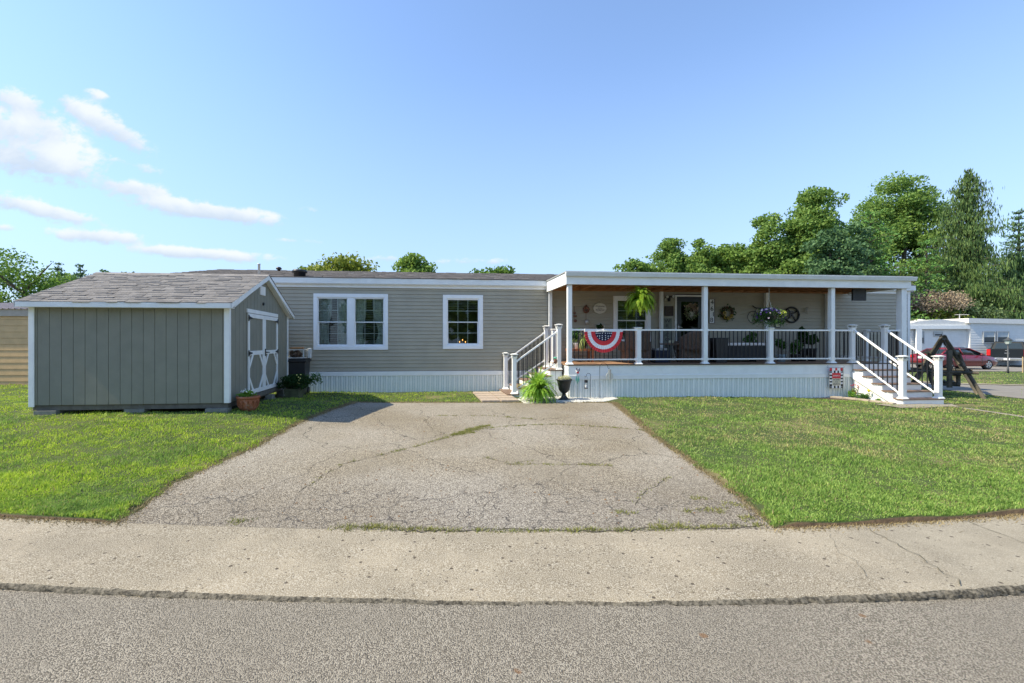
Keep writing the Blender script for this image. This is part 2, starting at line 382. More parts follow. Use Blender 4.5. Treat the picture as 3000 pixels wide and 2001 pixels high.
        p.inputs['Roughness'].default_value = .88; hgt = h.math('SUBTRACT', h.math('MULTIPLY', h.noise(geo, 90, 3), .7), vd); st = .75
    h.put(p.inputs['Base Color'], c)
    bn = h.n('ShaderNodeBump'); bn.inputs['Strength'].default_value = st; bn.inputs['Distance'].default_value = .008
    h.put(bn.inputs['Height'], hgt); h.put(p.inputs['Normal'], bn.outputs[0]); return m
fm0 = np.zeros((XX.shape[0]-1, XX.shape[1]-1), int); fm0[0, :] = 1
tag(npmesh('ground', np.stack([XX, YY, ZZ], -1).reshape(-1, 3), Fg, [ground_mat('lawn_soil', 'lawn'), mat('bare_earth', (.09, .06, .035), .95, .4, 20, .8, 40)], fmat=fm0.ravel()), kind='structure')
# dirt edge between lawn and pavement + earth below it
# pavement: top sheet, rough kerb face
sx_ = axis(-6, 7, .03, 22); sx_ = sx_[(sx_ > -22) & (sx_ < 24)]
WDT = 1.07
def ft(X): return back(X)-WDT
def kz(X): return -.172-.022*np.exp(-((X-.6)/2.6)**2)          # kerb lip dips at the drive
jit = rng.normal(size=len(sx_)); ker = np.exp(-np.linspace(-2, 2, 9)**2); jit = np.convolve(jit, ker/ker.sum(), 'same')
j2 = rng.normal(size=len(sx_))
rows = []
rows.append((back(sx_)+.12, g(sx_, back(sx_))-.03)); rows.append((back(sx_)+.004, np.full(len(sx_), -.165)))
for f_ in (.8, .6, .4, .2, .08): rows.append((ft(sx_)+WDT*f_, -.165+(kz(sx_)+.165)*(1-f_)))
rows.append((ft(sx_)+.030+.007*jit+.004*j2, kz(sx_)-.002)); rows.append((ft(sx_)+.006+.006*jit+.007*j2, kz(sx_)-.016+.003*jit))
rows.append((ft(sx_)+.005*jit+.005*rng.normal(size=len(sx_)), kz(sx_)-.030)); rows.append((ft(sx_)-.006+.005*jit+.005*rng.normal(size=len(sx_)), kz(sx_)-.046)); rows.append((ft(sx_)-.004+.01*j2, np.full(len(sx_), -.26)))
V = np.stack([np.stack([sx_, r[0], r[1]], -1) for r in rows], 0); n = len(sx_)
idx = np.arange(V.shape[0]*n).reshape(-1, n); Fs = np.stack([idx[:-1, :-1], idx[1:, :-1], idx[1:, 1:], idx[:-1, 1:]], -1).reshape(-1, 4)
CONC = ground_mat('concrete_pavement', 'concrete')
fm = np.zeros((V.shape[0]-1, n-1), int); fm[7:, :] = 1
KERB = mat('weathered_shaded_kerb', (.045, .038, .026), .95, .3, 38, 1.0, 90, c2=(.17, .15, .115))  # crumbled dark kerb, the shade on its face put into the colour too
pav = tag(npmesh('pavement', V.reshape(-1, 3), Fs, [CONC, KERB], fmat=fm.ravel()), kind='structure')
# street
ys = np.array([-40, -10, 0, 1, 1.8, 2.3]); sxx = axis(-8, 9, .25, 40)
V = [];
for k, y in enumerate(ys): V.append(np.stack([sxx, np.full(len(sxx), y), np.full(len(sxx), -.30 if y < -5 else -.226+.004*(y>1.9))-(.010*np.clip(sxx-1.2, 0, 8) if y > .5 else 0)], -1))
V.append(np.stack([sxx, back(sxx)-WDT-.10, -.211-.010*np.maximum(0, sxx-1.2)*.75], -1)); V.append(np.stack([sxx, back(sxx)-WDT+.06, -.208-.010*np.maximum(0, sxx-1.2)*.75], -1))
V = np.stack(V, 0); n = len(sxx); idx = np.arange(V.shape[0]*n).reshape(-1, n)
Fs = np.stack([idx[:-1, :-1], idx[:-1, 1:], idx[1:, 1:], idx[1:, :-1]], -1).reshape(-1, 4)
tag(npmesh('street', V.reshape(-1, 3), Fs, ground_mat('street_asphalt', 'asphalt')), kind='structure')
# driveway sheet draped over the ground
dyv = np.concatenate([np.arange(0, 1.0001, .02)]); V = []
for t_ in dyv:
    Yb = 3.9+(DY1-3.9)*t_; row = []
    for s_ in np.linspace(0, 1, 40):
        a, b = drive_x(Yb); X = a+(b-a)*s_; y = Yb
        y = max(Yb, float(back(X))+.0) if Yb < 4.6 else Yb
        if t_ == 1: y += .03*math.sin(X*7)
        jx = .05*math.sin(Yb*7.1)+.035*math.sin(Yb*23.) if s_ in (0., 1.) else 0
        row.append((X+jx, y, float(g(X, y))+.006))
    V.append(row)
V = np.array(V); idx = np.arange(V.shape[0]*40).reshape(-1, 40)
Fs = np.stack([idx[:-1, :-1], idx[:-1, 1:], idx[1:, 1:], idx[1:, :-1]], -1).reshape(-1, 4)
tag(npmesh('driveway', V.reshape(-1, 3), Fs, ground_mat('driveway_asphalt', 'drive'), smooth=True), kind='structure')
# pavement joints and open cracks
ck = MB()
def strip(mb, pts, w, zf, seed=0, seg=.06):
    r = random.Random(seed); out = []
    for (a, b) in zip(pts[:-1], pts[1:]):
        L = math.hypot(b[0]-a[0], b[1]-a[1]); k = max(2, int(L/seg))
        for i in range(k): out.append((a[0]+(b[0]-a[0])*i/k+r.gauss(0, .012)+.03*math.sin(i*.31+seed), a[1]+(b[1]-a[1])*i/k+r.gauss(0, .014)+.035*math.sin(i*.23+seed*2)))
    out.append(pts[-1]); vs = []
    for i, p in enumerate(out):
        q = out[min(i+1, len(out)-1)]; o = out[max(i-1, 0)]; dxx, dyy = q[0]-o[0], q[1]-o[1]; L = math.hypot(dxx, dyy)+1e-9
        ww = w*r.uniform(.4, 1.2)
        for sg in (-1, 1): vs.append((p[0]-dyy/L*ww*sg/2, p[1]+dxx/L*ww*sg/2, zf(*p)))
    mb.add(vs, [(2*i, 2*i+1, 2*i+3, 2*i+2) for i in range(len(out)-1)]); return out
def pz_(X, Y): return -.165+.002-.0*X if Y > float(back(X))-WDT*.9 else float(kz(X))+.003
def pv(u, v): Y = (CAMH+.168)*F/(v-1000); return ((u-PU)/F*Y, Y)
for i, (pp, w) in enumerate([([pv(2540, 1549), pv(2700, 1640), pv(2812, 1712)], .007), ([pv(2830, 1530), pv(3000, 1592)], .006), ([pv(2405, 1560), pv(2470, 1625), pv(2560, 1700)], .003)]):
    strip(ck, pp, w, lambda x, y: -.1625-.02*max(0, (float(back(x))-.8-y)), i)
ck.build('crack', mat('joint_dirt', (.10, .085, .05), 1), pav)
# cross street on the right, its far kerb, driveway of the neighbour
def drape(name, poly, dz, m, nx=24, ny=14):
    """bilinear patch of four corners draped on the ground"""
    P = [np.array(p, float) for p in poly]; V = []
    for j in range(ny+1):
        for i in range(nx+1):
            s_, t_ = i/nx, j/ny; q = P[0]*(1-s_)*(1-t_)+P[1]*s_*(1-t_)+P[2]*s_*t_+P[3]*(1-s_)*t_
            V.append((q[0], q[1], float(g(q[0], q[1]))+float(bump_lawn(q[0], q[1]))+dz))
    idx = np.arange((nx+1)*(ny+1)).reshape(ny+1, nx+1)
    Fs = np.stack([idx[:-1, :-1], idx[:-1, 1:], idx[1:, 1:], idx[1:, :-1]], -1).reshape(-1, 4)
    return tag(npmesh(name, np.array(V), Fs, m, smooth=True), kind='structure')
ROAD = mat('pale_road_asphalt', (.20, .185, .165), .9, .12, 3, .4, 80)
a1, a2, a3, a4 = gp(2755, 1143), gp(2990, 1170), gp(3000, 1133), gp(2755, 1126)
e1 = np.array(a1[:2]); e2 = np.array(a2[:2]); f1 = np.array(a4[:2]); f2 = np.array(a3[:2])
road_near = [e1+(e1-e2)*.0+np.array([.3, 22.]), e1, e2, e2+np.array([1.5, -4.5]), e2+np.array([6, -8.])]
road_far = [f1+np.array([-.6, 24.]), f1, f2, f2+np.array([3.6, -4.]), f2+np.array([8, -7.])]
for i in range(4):
    drape('road', [road_near[i], road_far[i], road_far[i+1], road_near[i+1]], .012, ROAD)
for i in range(4):
    dirv = road_far[i]-road_near[i]; o1 = dirv/np.linalg.norm(dirv)*.55; dirv = road_far[i+1]-road_near[i+1]; o2 = dirv/np.linalg.norm(dirv)*.55
    drape('kerb_strip', [road_far[i], road_far[i]+o1, road_far[i+1]+o2, road_far[i+1]], .03, CONC)
drape('path', [gp(2560, 1189)[:2], gp(2782, 1186)[:2], gp(2812, 1196)[:2], gp(2640, 1201)[:2]], .02, CONC, 8, 4)
q1, q2 = np.array(gp(2800, 1198)[:2]), np.array(gp(3010, 1231)[:2]); dq = (q2-q1)
drape('edging_strip', [q1, q1+np.array([.26, 0]), q2+dq*.8+np.array([.26, 0]), q2+dq*.8], .012, CONC, 4, 24)
drape('neighbour_drive', [(29.5, 27.6), (46, 29.2), (50, 39), (30, 37)], .015, ROAD)
# ------------------------------------------------------------ grass
BEDS = []                                   # rectangles in house coordinates without grass
def H_inv(X, Y):
    dxx, dyy = X-OX, Y-OY; return dxx*CT+dyy*ST, -dxx*ST+dyy*CT
def lawn_ok(X, Y):
    ok = (Y > back(X)+.02) & ~in_drive(X, Y, -.02)
    hx, hy = H_inv(X, Y)
    ok &= ~((hx > -.05) & (hx < 10.1) & (hy > -.05) & (hy < 9)) & ~((hx > -11.5) & (hx < 12.4) & (hy > WD-.03) & (hy < 11))
    ok &= ~((hx > -1.6) & (hx < 0) & (hy > .3) & (hy < 2)) & ~((hx > 8.1) & (hx < 9.5) & (hy > -1.5) & (hy < 0))
    ok &= ~((hx > -1.6) & (hx < 1.25) & (hy > -.88) & (hy < .3))
    ok &= ~((hx > -2.5) & (hx < -1.45) & (hy > -.65) & (hy < 1.55))
    sx0, sy0 = X+4.57, Y-8.7
    ok &= ~((sx0 > -3.35) & (sx0 < -.05) & (sy0 > .0) & (sy0 < 3.6))
    # beds and path by the right stair
    ok &= ~((hx > 6.4) & (hx < 8.3) & (hy > -.55+.35*(6.6-hx)/2-.0) & (hy < 0))
    ok &= ~((hx > 8.0) & (hx < 10.0) & (hy > -1.85) & (hy < -1.4))
    for i in range(4):
        n0, n1, f0, f1_ = road_near[i], road_near[i+1], road_far[i], road_far[i+1]
        ylo, yhi = min(n0[1], n1[1], f0[1], f1_[1]), max(n0[1], n1[1], f0[1], f1_[1])
        o_ = (f0-n0)/np.linalg.norm(f0-n0)*.5; Q = [n0, n1, f1_+o_, f0+o_]; sg = []
        for a, b in zip(Q, Q[1:]+Q[:1]): sg.append((b[0]-a[0])*(Y-a[1])-(b[1]-a[1])*(X-a[0]))
        sg = np.array(sg); ok &= ~(np.all(sg > 0, 0) | np.all(sg < 0, 0))
    qx = q1[0]+(q2[0]-q1[0])*(Y-q1[1])/(q2[1]-q1[1]); ok &= ~((X > qx-.02) & (X < qx+.28) & (Y < q1[1]))
    ok &= ~((X > 29.5) & (Y > 27.4) & (Y < 38))
    return ok
def grass(n, y0, y1, hfac=1.):
    # density falls with distance, as the blades get wider to match
    Y = 1/rng.uniform(1/y1, 1/y0, n); a = rng.uniform(-1.10, 1.30, n); X = a*Y
    k = lawn_ok(X, Y); X = X[k]; Y = Y[k]; n = len(X)
    Z = g(X, Y)+bump_lawn(X, Y)-.005
    thin = .5+.5*np.sin(X*1.3+np.sin(Y*1.1)*2)*np.sin(Y*1.7+X*.6)
    k = rng.uniform(size=n) < .72+.28*thin; X, Y, Z = X[k], Y[k], Z[k]; n = len(X)
    hh = rng.uniform(.014, .040, n)*hfac*(1+.35*np.sin(X*2.1)*np.sin(Y*2.7)+.35*np.sin(X*9.3+Y*4)*np.sin(Y*11.-X*3)); w = np.maximum(.0045, .00075*Y)*rng.uniform(.7, 1.5, n)
    th = rng.uniform(0, 2*np.pi, n); le = rng.uniform(.1, .9, n)*hh; th2 = rng.uniform(0, 2*np.pi, n)
    P = np.stack([X, Y, Z], -1); s_ = np.stack([np.cos(th)*w, np.sin(th)*w, 0*w], -1)
    tip = P+np.stack([np.cos(th2)*le, np.sin(th2)*le, hh], -1); mid = P+(tip-P)*.55+np.stack([0*w, 0*w, hh*.12], -1)
    V = np.stack([P-s_, P+s_, mid+s_*.7, tip, mid-s_*.7], 1).reshape(-1, 3)
    b = np.arange(n)[:, None]*5
    return V, np.concatenate([b+np.array([0, 1, 2, 4]) , b+np.array([4, 2, 3, 3])], 0)
gm = bpy.data.materials.new('grass_blades'); gm.use_nodes = True; t = gm.node_tree; h = NG(t); p = t.nodes['Principled BSDF']
geo = h.n('ShaderNodeNewGeometry'); gi = geo.outputs['Random Per Island']; pos = geo.outputs['Position']
sx = h.n('ShaderNodeSeparateXYZ'); t.links.new(pos, sx.inputs[0])
leftm = h.rng(sx.outputs[0], -1, 1.5, 1, 0)
cA = h.mix(gi, (.19, .33, .065), (.41, .54, .13)); cB = h.mix(gi, (.34, .50, .045), (.66, .76, .10))
c = h.mix(h.math('MULTIPLY', leftm, h.rng(h.noise(pos, .9, 5, .65), .36, .60)), cA, cB)
dry = h.rng(h.noise(pos, .62, 5, .68, .6), .46, .61); dryr = h.math('MULTIPLY', dry, h.math('MULTIPLY', h.rng(sx.outputs[0], 1.5, 3.5), h.rng(sx.outputs[1], 5.2, 6.5)))
c = h.mix(h.math('MULTIPLY', dryr, h.rng(gi, .1, .75)), c, (.55, .46, .22))
dl_ = h.math('MULTIPLY', h.rng(h.noise(pos, .7, 5, .65, .6), .54, .66), leftm); c = h.mix(h.math('MULTIPLY', dl_, h.rng(gi, .4, .9)), c, (.33, .34, .15))
c = h.mix(h.rng(gi, .93, .96), c, (.36, .30, .15))
c = h.mix(h.rng(h.noise(pos, 4.5, 4, .7), .38, .62), h.mix(1.0, c, (.70, .77, .70), 'MULTIPLY'), c)
c = h.mix(h.math('MULTIPLY', h.rng(h.noise(pos, 1.7, 5, .7), .58, .70), .6), c, (.075, .16, .03))
h.put(p.inputs['Base Color'], c); p.inputs['Roughness'].default_value = .55; p.inputs['Specular IOR Level'].default_value = .3
tr = h.n('ShaderNodeBsdfTranslucent'); h.put(tr.inputs[0], c); mx = h.n('ShaderNodeMixShader'); mx.inputs[0].default_value = .4
t.links.new(p.outputs[0], mx.inputs[1]); t.links.new(tr.outputs[0], mx.inputs[2]); t.links.new(mx.outputs[0], t.nodes['Material Output'].inputs[0])
V, Fq = grass(520000, 4.0, 40)
k = len(Fq)//2
# quads + tip triangles in one mesh
me = bpy.data.meshes.new('grass'); me.vertices.add(len(V)); me.vertices.foreach_set('co', V.astype(np.float32).ravel())
q = Fq[:k]; tr3 = Fq[k:][:, :3]; lo = np.concatenate([q.ravel(), tr3.ravel()]).astype(np.int32)
me.loops.add(len(lo)); me.loops.foreach_set('vertex_index', lo); me.polygons.add(2*k)
me.polygons.foreach_set('loop_start', np.concatenate([np.arange(0, 4*k, 4), 4*k+np.arange(0, 3*k, 3)]).astype(np.int32)); me.update(calc_edges=True)
tag(link('grass', me, gm), 'mown green lawn with dry tan patches', 'grass', kind='stuff')
# dry thatch and weeds: along pavement edge, drive edge and cracks
def tufts(pts, n, spread, hmin, hmax, name, m, label, dense=1):
    P = np.array(pts)[rng.integers(0, len(pts), n)]+rng.normal(size=(n, 2))*spread; X, Y = P[:, 0], P[:, 1]
    Z = np.where(Y > back(X), g(X, Y), -.166); th = rng.uniform(0, 6.28, n); hh = rng.uniform(hmin, hmax, n); w = rng.uniform(.003, .006, n)*np.maximum(1, Y/6); le = rng.uniform(.3, 1.3, n)*hh; t2 = rng.uniform(0, 6.28, n)
    Pb = np.stack([X, Y, Z], -1); s_ = np.stack([np.cos(th)*w, np.sin(th)*w, 0*w], -1); tip = Pb+np.stack([np.cos(t2)*le, np.sin(t2)*le, hh], -1)
    return tag(npmesh(name, np.stack([Pb-s_, Pb+s_, tip], 1).reshape(-1, 3), np.arange(3*n).reshape(-1, 3), m), label, 'weeds', kind='stuff')
DRY = leafmat('dry_thatch', (.20, .15, .08), (.36, .29, .15), trans=.2); WEED = leafmat('weed_green', (.12, .15, .03), (.34, .33, .10), trans=.3)
ed = []
for X in np.arange(-8, 8, .02):
    a, b = drive_x(4.4)
    if X < a+.1 or X > b-.1: ed.append((X, float(back(X))+abs(random.gauss(0, .04))))
for Yv in np.arange(4.3, DY1, .02):
    a, b = drive_x(Yv); ed.append((a-.02, Yv)); ed.append((b+.03, Yv)); ed.append((b+.03, Yv))
for X in np.arange(drive_x(DY1)[0], drive_x(DY1)[1], .04): ed.append((X, DY1+.02))
tufts(ed, 42000, .055, .01, .035, 'dry_grass_edge', DRY, 'brown dry clippings along the edges of the lawn')
we = []
def walk(pp, n, jit=.01):
    P = [gp(*q)[:2] for q in pp]
    for _ in range(n):
        i = random.randrange(len(P)-1); s_ = random.random(); we.append((P[i][0]+(P[i+1][0]-P[i][0])*s_+random.gauss(0, jit), P[i][1]+(P[i+1][1]-P[i][1])*s_+random.gauss(0, jit)))
CRK = [[(1280,1218),(1440,1219),(1560,1228)], [(1325,1275),(1380,1262),(1470,1250),(1620,1243),(1780,1252),(1900,1262)], [(1150,1325),(1230,1305),(1330,1275)], [(880,1440),(940,1400),(1000,1360),(1150,1325)],
       [(1500,1362),(1700,1362),(1800,1366)], [(1010,1548),(1500,1557),(1900,1552),(2240,1540)], [(1850,1480),(1900,1430),(1960,1400)], [(2000,1500),(2140,1490)], [(1420,1340),(1500,1362),(1560,1350)]]
for c_, n_ in zip(CRK, [40, 110, 40, 15, 45, 240, 12, 18, 12]): walk(c_, n_)
cl = [gp(*q)[:2] for q in [(1100,1540),(1010,1548),(1140,1545),(690,1530),(2090,1500),(2050,1460),(2190,1520),(2150,1480),(1930,1540),(1380,1268),(1350,1272),(2000,1540),(1820,1500)]]
cl += [gp(1330+8*k, 1275-2.3*k)[:2] for k in range(13)]
for q in cl: we += [(q[0]+random.gauss(0, .06), q[1]+random.gauss(0, .03)) for _ in range(14)]
tufts(we, 9000, .022, .008, .035, 'weeds', WEED, 'thin yellow green weeds growing in the driveway cracks')
ckd = MB()
for i, c_ in enumerate(CRK): strip(ckd, [gp(*q)[:2] for q in c_], .008 if i != 5 else .014, lambda x, y: (float(g(x, y))+.0095) if y > float(back(x)) else -.158, 40+i)
ckd.build('crack', mat('crack_dirt', (.05, .042, .03), 1), bpy.data.objects['driveway'])

# loose grit along the kerb, brown leaf bits on the drive and street
def bits(name, X, Y, Z, smin, smax, m, label, cat):
    n = len(X); V = []; Fs = []
    for i in range(n):
        a = random.uniform(0, 6.28); s_ = random.uniform(smin, smax); ca, sa = math.cos(a)*s_, math.sin(a)*s_; q = len(V); e = random.uniform(.4, .8)
        V += [(X[i]+ca, Y[i]+sa, Z[i]), (X[i]-sa*e, Y[i]+ca*e, Z[i]), (X[i]-ca, Y[i]-sa, Z[i]), (X[i]+sa*e, Y[i]-ca*e, Z[i]), (X[i], Y[i], Z[i]+s_*.6)]
        Fs += [(q, q+1, q+4), (q+1, q+2, q+4), (q+2, q+3, q+4), (q+3, q, q+4)]
    return tag(npmesh(name, np.array(V), np.array(Fs), m), label, cat, kind='stuff')
X = rng.uniform(-4.2, 5, 1500); Y = back(X)-WDT-.02-abs(rng.normal(size=1500))*.07
bits('kerb_grit', X, Y, np.full(1500, -.214)-.0075*np.maximum(0, X-1.2), .002, .007, mat('grit', (.20, .16, .11), .95, .3, 30, island=((.07, .055, .04), .9)), 'loose grit and crumbs lying along the kerb', 'grit')
X = rng.uniform(-3.5, 3, 420); Y = rng.uniform(4.2, 11, 420); k = in_drive(X, Y, .1); X, Y = X[k], Y[k]
bits('leaf_litter', X, Y, g(X, Y)+.008, .006, .018, mat('brown_leaf_bit', (.22, .12, .05), .9, .3, 30, island=((.12, .08, .05), .8)), 'tiny brown leaf bits scattered over the driveway', 'leaf litter')
# ------------------------------------------------------------ mobile home
SID = mat('taupe_vinyl_siding', (.385, .35, .268), .5, .05, 2, .12, 35)
SKIRT = mat('white_vinyl_skirting', (.84, .85, .81), .45, .04, 3, dirt=((.45, .45, .38), .25, 1.5))
ROOF = mat('grey_brown_shingle', (.20, .185, .175), .95, .12, 9, .8, 120, island=((.30, .28, .265), .75))
ROOFD = mat('house_roof_shingle', (.145, .13, .122), .95, .18, 3, .6, 90, island=((.24, .22, .21), .6))
def lap(mb, x0, x1, y, z0, z1, exp_, dep, axis='x', out=-1):
    """lapped siding between z0 and z1; faces 'out'"""
    n = max(1, round((z1-z0)/exp_)); e = (z1-z0)/n
    for i in range(n):
        a = z0+i*e; b = a+e
        gv = min(.010, e*.09); pts = [(y+out*dep*.25, b), (y+out*dep*.55, a+e*.5), (y+out*dep*1.0, a+gv+.004), (y+out*dep*.95, a+gv), (y-out*.006, a+gv-.001), (y-out*.006, a)]
        mb.sheet(pts if out < 0 else pts, axis, x0, x1)
def lap_wall(mb, x0, x1, y, z0, z1, holes, exp_=.11, dep=.016, axis='x', out=-1):
    n = round((z1-z0)/exp_); e = (z1-z0)/n
    for i in range(n):
        a = z0+i*e; b = a+e; iv = [(x0, x1)]
        for (hx0, hx1, hz0, hz1) in holes:
            if b > hz0+.001 and a < hz1-.001:
                iv = [s for (p_, q_) in iv for s in ((p_, min(q_, hx0)), (max(p_, hx1), q_)) if s[1]-s[0] > .001]
        for (p_, q_) in iv: lap(mb, p_, q_, y, a, b, e, dep, axis, out)
HX0, HX1 = -11.4, 12.36
ZS, ZE = .64, 3.16
home = HT('mobile_home', 'long taupe sided mobile home with white skirting and low dark shingle roof', 'mobile home', (0, WD, 0))
# windows (outer trim boxes from the picture)
def pr(u0, u1, v0, v1, c=WD):
    x0, za = pl(u0, v0, c); x1, zb = pl(u1, v1, c); x0b, zb0 = pl(u0, v1, c); x1b, za1 = pl(u1, v0, c)
    return x0, x1, (zb+zb0)/2, (za+za1)/2
w1 = pr(919, 1137, 860.5, 1024.5); w2 = pr(1297.5, 1414.5, 864, 1022); w3 = pr(1796, 1905, 867, 1010)
w3 = (w3[0], w3[1], w3[2]-.0, w3[3])
dr_ = pr(1976, 2064, 864, 1050); dr_ = (dr_[0]+.0, dr_[0]+1.0, .93, dr_[3])
holes = [(w[0]+.05, w[1]-.05, w[2]+.05, w[3]-.05) for w in (w1, w2, w3)] + [(dr_[0]+.02, dr_[1]-.02, dr_[2], dr_[3]-.02)]
wl = MB(); lap_wall(wl, HX0, HX1, WD, ZS, ZE, holes); wl.build('wall', SID, home)
lw = MB(); lap_wall(lw, WD, WD+8.4, HX0, ZS, ZE, [], axis='y', out=-1); lw.build('wall', SID, home)
rw = MB(); lap_wall(rw, WD, WD+8.4, HX1, ZS, ZE, [], axis='y', out=1); rw.build('wall', SID, home)
B('wall', SID, home, HX0+.02, HX1-.02, WD+8.38, WD+8.42, ZS, ZE)
gb = MB()
for xx in (HX0+.01, HX1-.01): gb.prism([(WD, ZE), (WD+8.4, ZE), (WD+4.2, 4.20)], 'x', xx-.02, xx+.02)
each(gb, 'gable', SID, home)
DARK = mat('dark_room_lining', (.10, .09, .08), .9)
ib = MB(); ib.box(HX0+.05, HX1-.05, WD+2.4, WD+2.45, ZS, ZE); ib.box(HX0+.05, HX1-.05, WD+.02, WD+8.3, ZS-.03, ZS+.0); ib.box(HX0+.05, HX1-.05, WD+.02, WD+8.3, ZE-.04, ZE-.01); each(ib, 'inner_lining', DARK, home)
ct_ = MB()
ct_.box(HX1-.07, HX1+.028, WD-.03, WD-.002, ZS-.0, ZE-.0); ct_.box(HX1+.002, HX1+.028, WD-.002, WD+.1, ZS, ZE)
ct_.box(HX0-.028, HX0+.07, WD-.03, WD-.002, ZS, ZE); each(ct_, 'corner_trim', WHITE, home)
# fascia + soffit
EAVE = 3.40
fs = MB(); fs.box(HX0-.12, HX1+.12, WD-.13, WD-.11, 3.235, EAVE); fs.build('fascia', TRIMW, home, bevel=.004)
sf = MB(); sf.box(HX0-.10, HX1+.10, WD-.105, WD+.02, 3.215, 3.235); sf.box(HX0-.02, HX1+.02, WD-.045, WD-.0165, ZE-.03, 3.215); each(sf, 'soffit', WHITE, home)
# roof shingles
def shingle_roof(name, P0, ex, ey, L, H, exp_, tab, m, parent, thick=.006, seed=1, lift=.0):
    """P0 lower-left, ex along eave, ey up slope (unit vectors); L length, H slope length"""
    r = np.random.default_rng(seed); P0 = np.array(P0, float); ex = np.array(ex, float); ey = np.array(ey, float); nz = np.cross(ex, ey); nz /= np.linalg.norm(nz)
    V = []; Fs = []; nr = int(math.ceil(H/exp_))
    for i in range(nr):
        y0 = i*exp_; y1 = min(H, y0+exp_*1.08); x = -r.uniform(0, tab)
        while x < L:
            w = tab*r.uniform(.45, 1.25); a, b = max(0, x), min(L, x+w); x += w
            if b-a < .01: continue
            th = thick*r.choice([.5, 1.3, 2.6]); dropy = r.choice([0, 0, .018])
            q = [P0+ex*a+ey*(y0-dropy), P0+ex*b+ey*(y0-dropy), P0+ex*b+ey*y1, P0+ex*a+ey*y1]
            n = len(V); V += [q[0]+nz*(th+.002), q[1]+nz*(th+.002), q[2]+nz*.002, q[3]+nz*.002, q[0], q[1]]
            Fs += [(n, n+1, n+2, n+3), (n+4, n+5, n+1, n)]
    return npmesh(name, np.array(V), np.array(Fs), m, parent)
sl_ = math.atan2(4.25-3.42, 4.33); up_ = (0, math.cos(sl_), math.sin(sl_)); dn_ = (0, -math.cos(sl_), math.sin(sl_)); HL = math.hypot(4.33, .83)
rb = MB(); rb.prism([(WD-.14, 3.405), (WD+4.2, 4.245), (WD+8.54, 3.405), (WD+8.5, 3.36), (WD+4.2, 4.20), (WD-.10, 3.36)], 'x', HX0-.14, HX1+.14)
rf = rb.build('roof', ROOFD, home)
shingle_roof('shingles', (HX0-.14, WD-.145, 3.412), (1, 0, 0), up_, HX1-HX0+.28, HL+.02, .14, .32, ROOFD, rf, seed=3)
# roof fittings
def on_roof(u, v):        # picture point on the front roof slope, house coordinates
    best = None
    for i in range(430):
        y = WD-.1+i*.01; x, z = pl(u, v, y); zr = 3.41+(y-(WD-.14))*(.84/4.34)
        if best is None or abs(z-zr) < best[0]: best = (abs(z-zr), x, y, zr)
    return best[1:]
x, y, z = on_roof(759, 808); MB().lathe([(.035, -.05), (.035, .34), (.045, .34), (.045, .36)], (x, y, z), 12).build('vent_pipe', WHITE, rf, True)
x, y, z = on_roof(878, 809.5); MB().lathe([(.17, -.06), (.17, .10), (.22, .11), (.22, .16), (.19, .19), (.0, .20)], (x, y, z), 18).build('roof_vent', BLACK, rf, True)
x, y, z = on_roof(817, 794); MB().lathe([(.05, -.05), (.05, .05), (.10, .07), (.10, .11), (.06, .15), (.0, .16)], (x, y, z), 14).build('roof_vent', BLACK, rf, True)
# skirting
def ribs(mb, a, b, c, z0f, z1, axis='x', out=-1, pitch=.145):
    pts = []; x = a; k = 0
    while x < b:
        for (d, o) in ((0, 0), (.004, .022), (.050, .022), (.054, 0), (.088, 0), (.091, .014), (.110, .014), (.113, 0)):
            if x+d < b: pts.append((x+d, c+out*o))
        x += pitch
    pts.append((b, c)); vs = []
    for (p_, q_) in pts:
        for z in (z0f, z1): vs.append((p_, q_, z) if axis == 'x' else (q_, p_, z))
    mb.add(vs, [(2*i, 2*i+2, 2*i+3, 2*i+1) for i in range(len(pts)-1)]); nf = len(pts)-1
    for i in range(nf):
        if i % 8 in (3, 7): mb.mi[len(mb.mi)-nf+i] = 1
SKV = mat('vented_recess_strip', (.68, .72, .69), .6, .06, 30)  # vented strip tone, groove shade between the ribs put into it too
sk = MB(); ribs(sk, HX0, -.0, WD-.015, -.05, .505); ribs(sk, 10, HX1, WD-.015, -.35, .505); ribs(sk, WD, WD+8.4, HX1+.01, -.4, .505, 'y', 1); ribs(sk, WD, WD+8.4, HX0-.01, -.1, .505, 'y', -1)
each(sk, 'skirting', [SKIRT, SKV], home)
sb = MB(); sb.box(HX0-.03, HX1+.03, WD-.045, WD-.002, .505, .635); sb.build('skirt_band', WHITE, home, bevel=.006)
GL = glassmat('window_glass', (.88, .93, .93), .7); BLIND = mat('white_blind', (.60, .62, .58), .6); CURT = mat('sheer_curtain', (.74, .80, .78), .9, .12, 12)
WIN = mat('white_window_frame', (.86, .87, .88), .4, .02)
def trim_frame(mb, x0, x1, z0, z1, w, y0, y1):
    mb.box(x0, x1, y0, y1, z1-w, z1); mb.box(x0, x1, y0, y1, z0, z0+w); mb.box(x0, x0+w, y0, y1, z0+w, z1-w); mb.box(x1-w, x1, y0, y1, z0+w, z1-w)
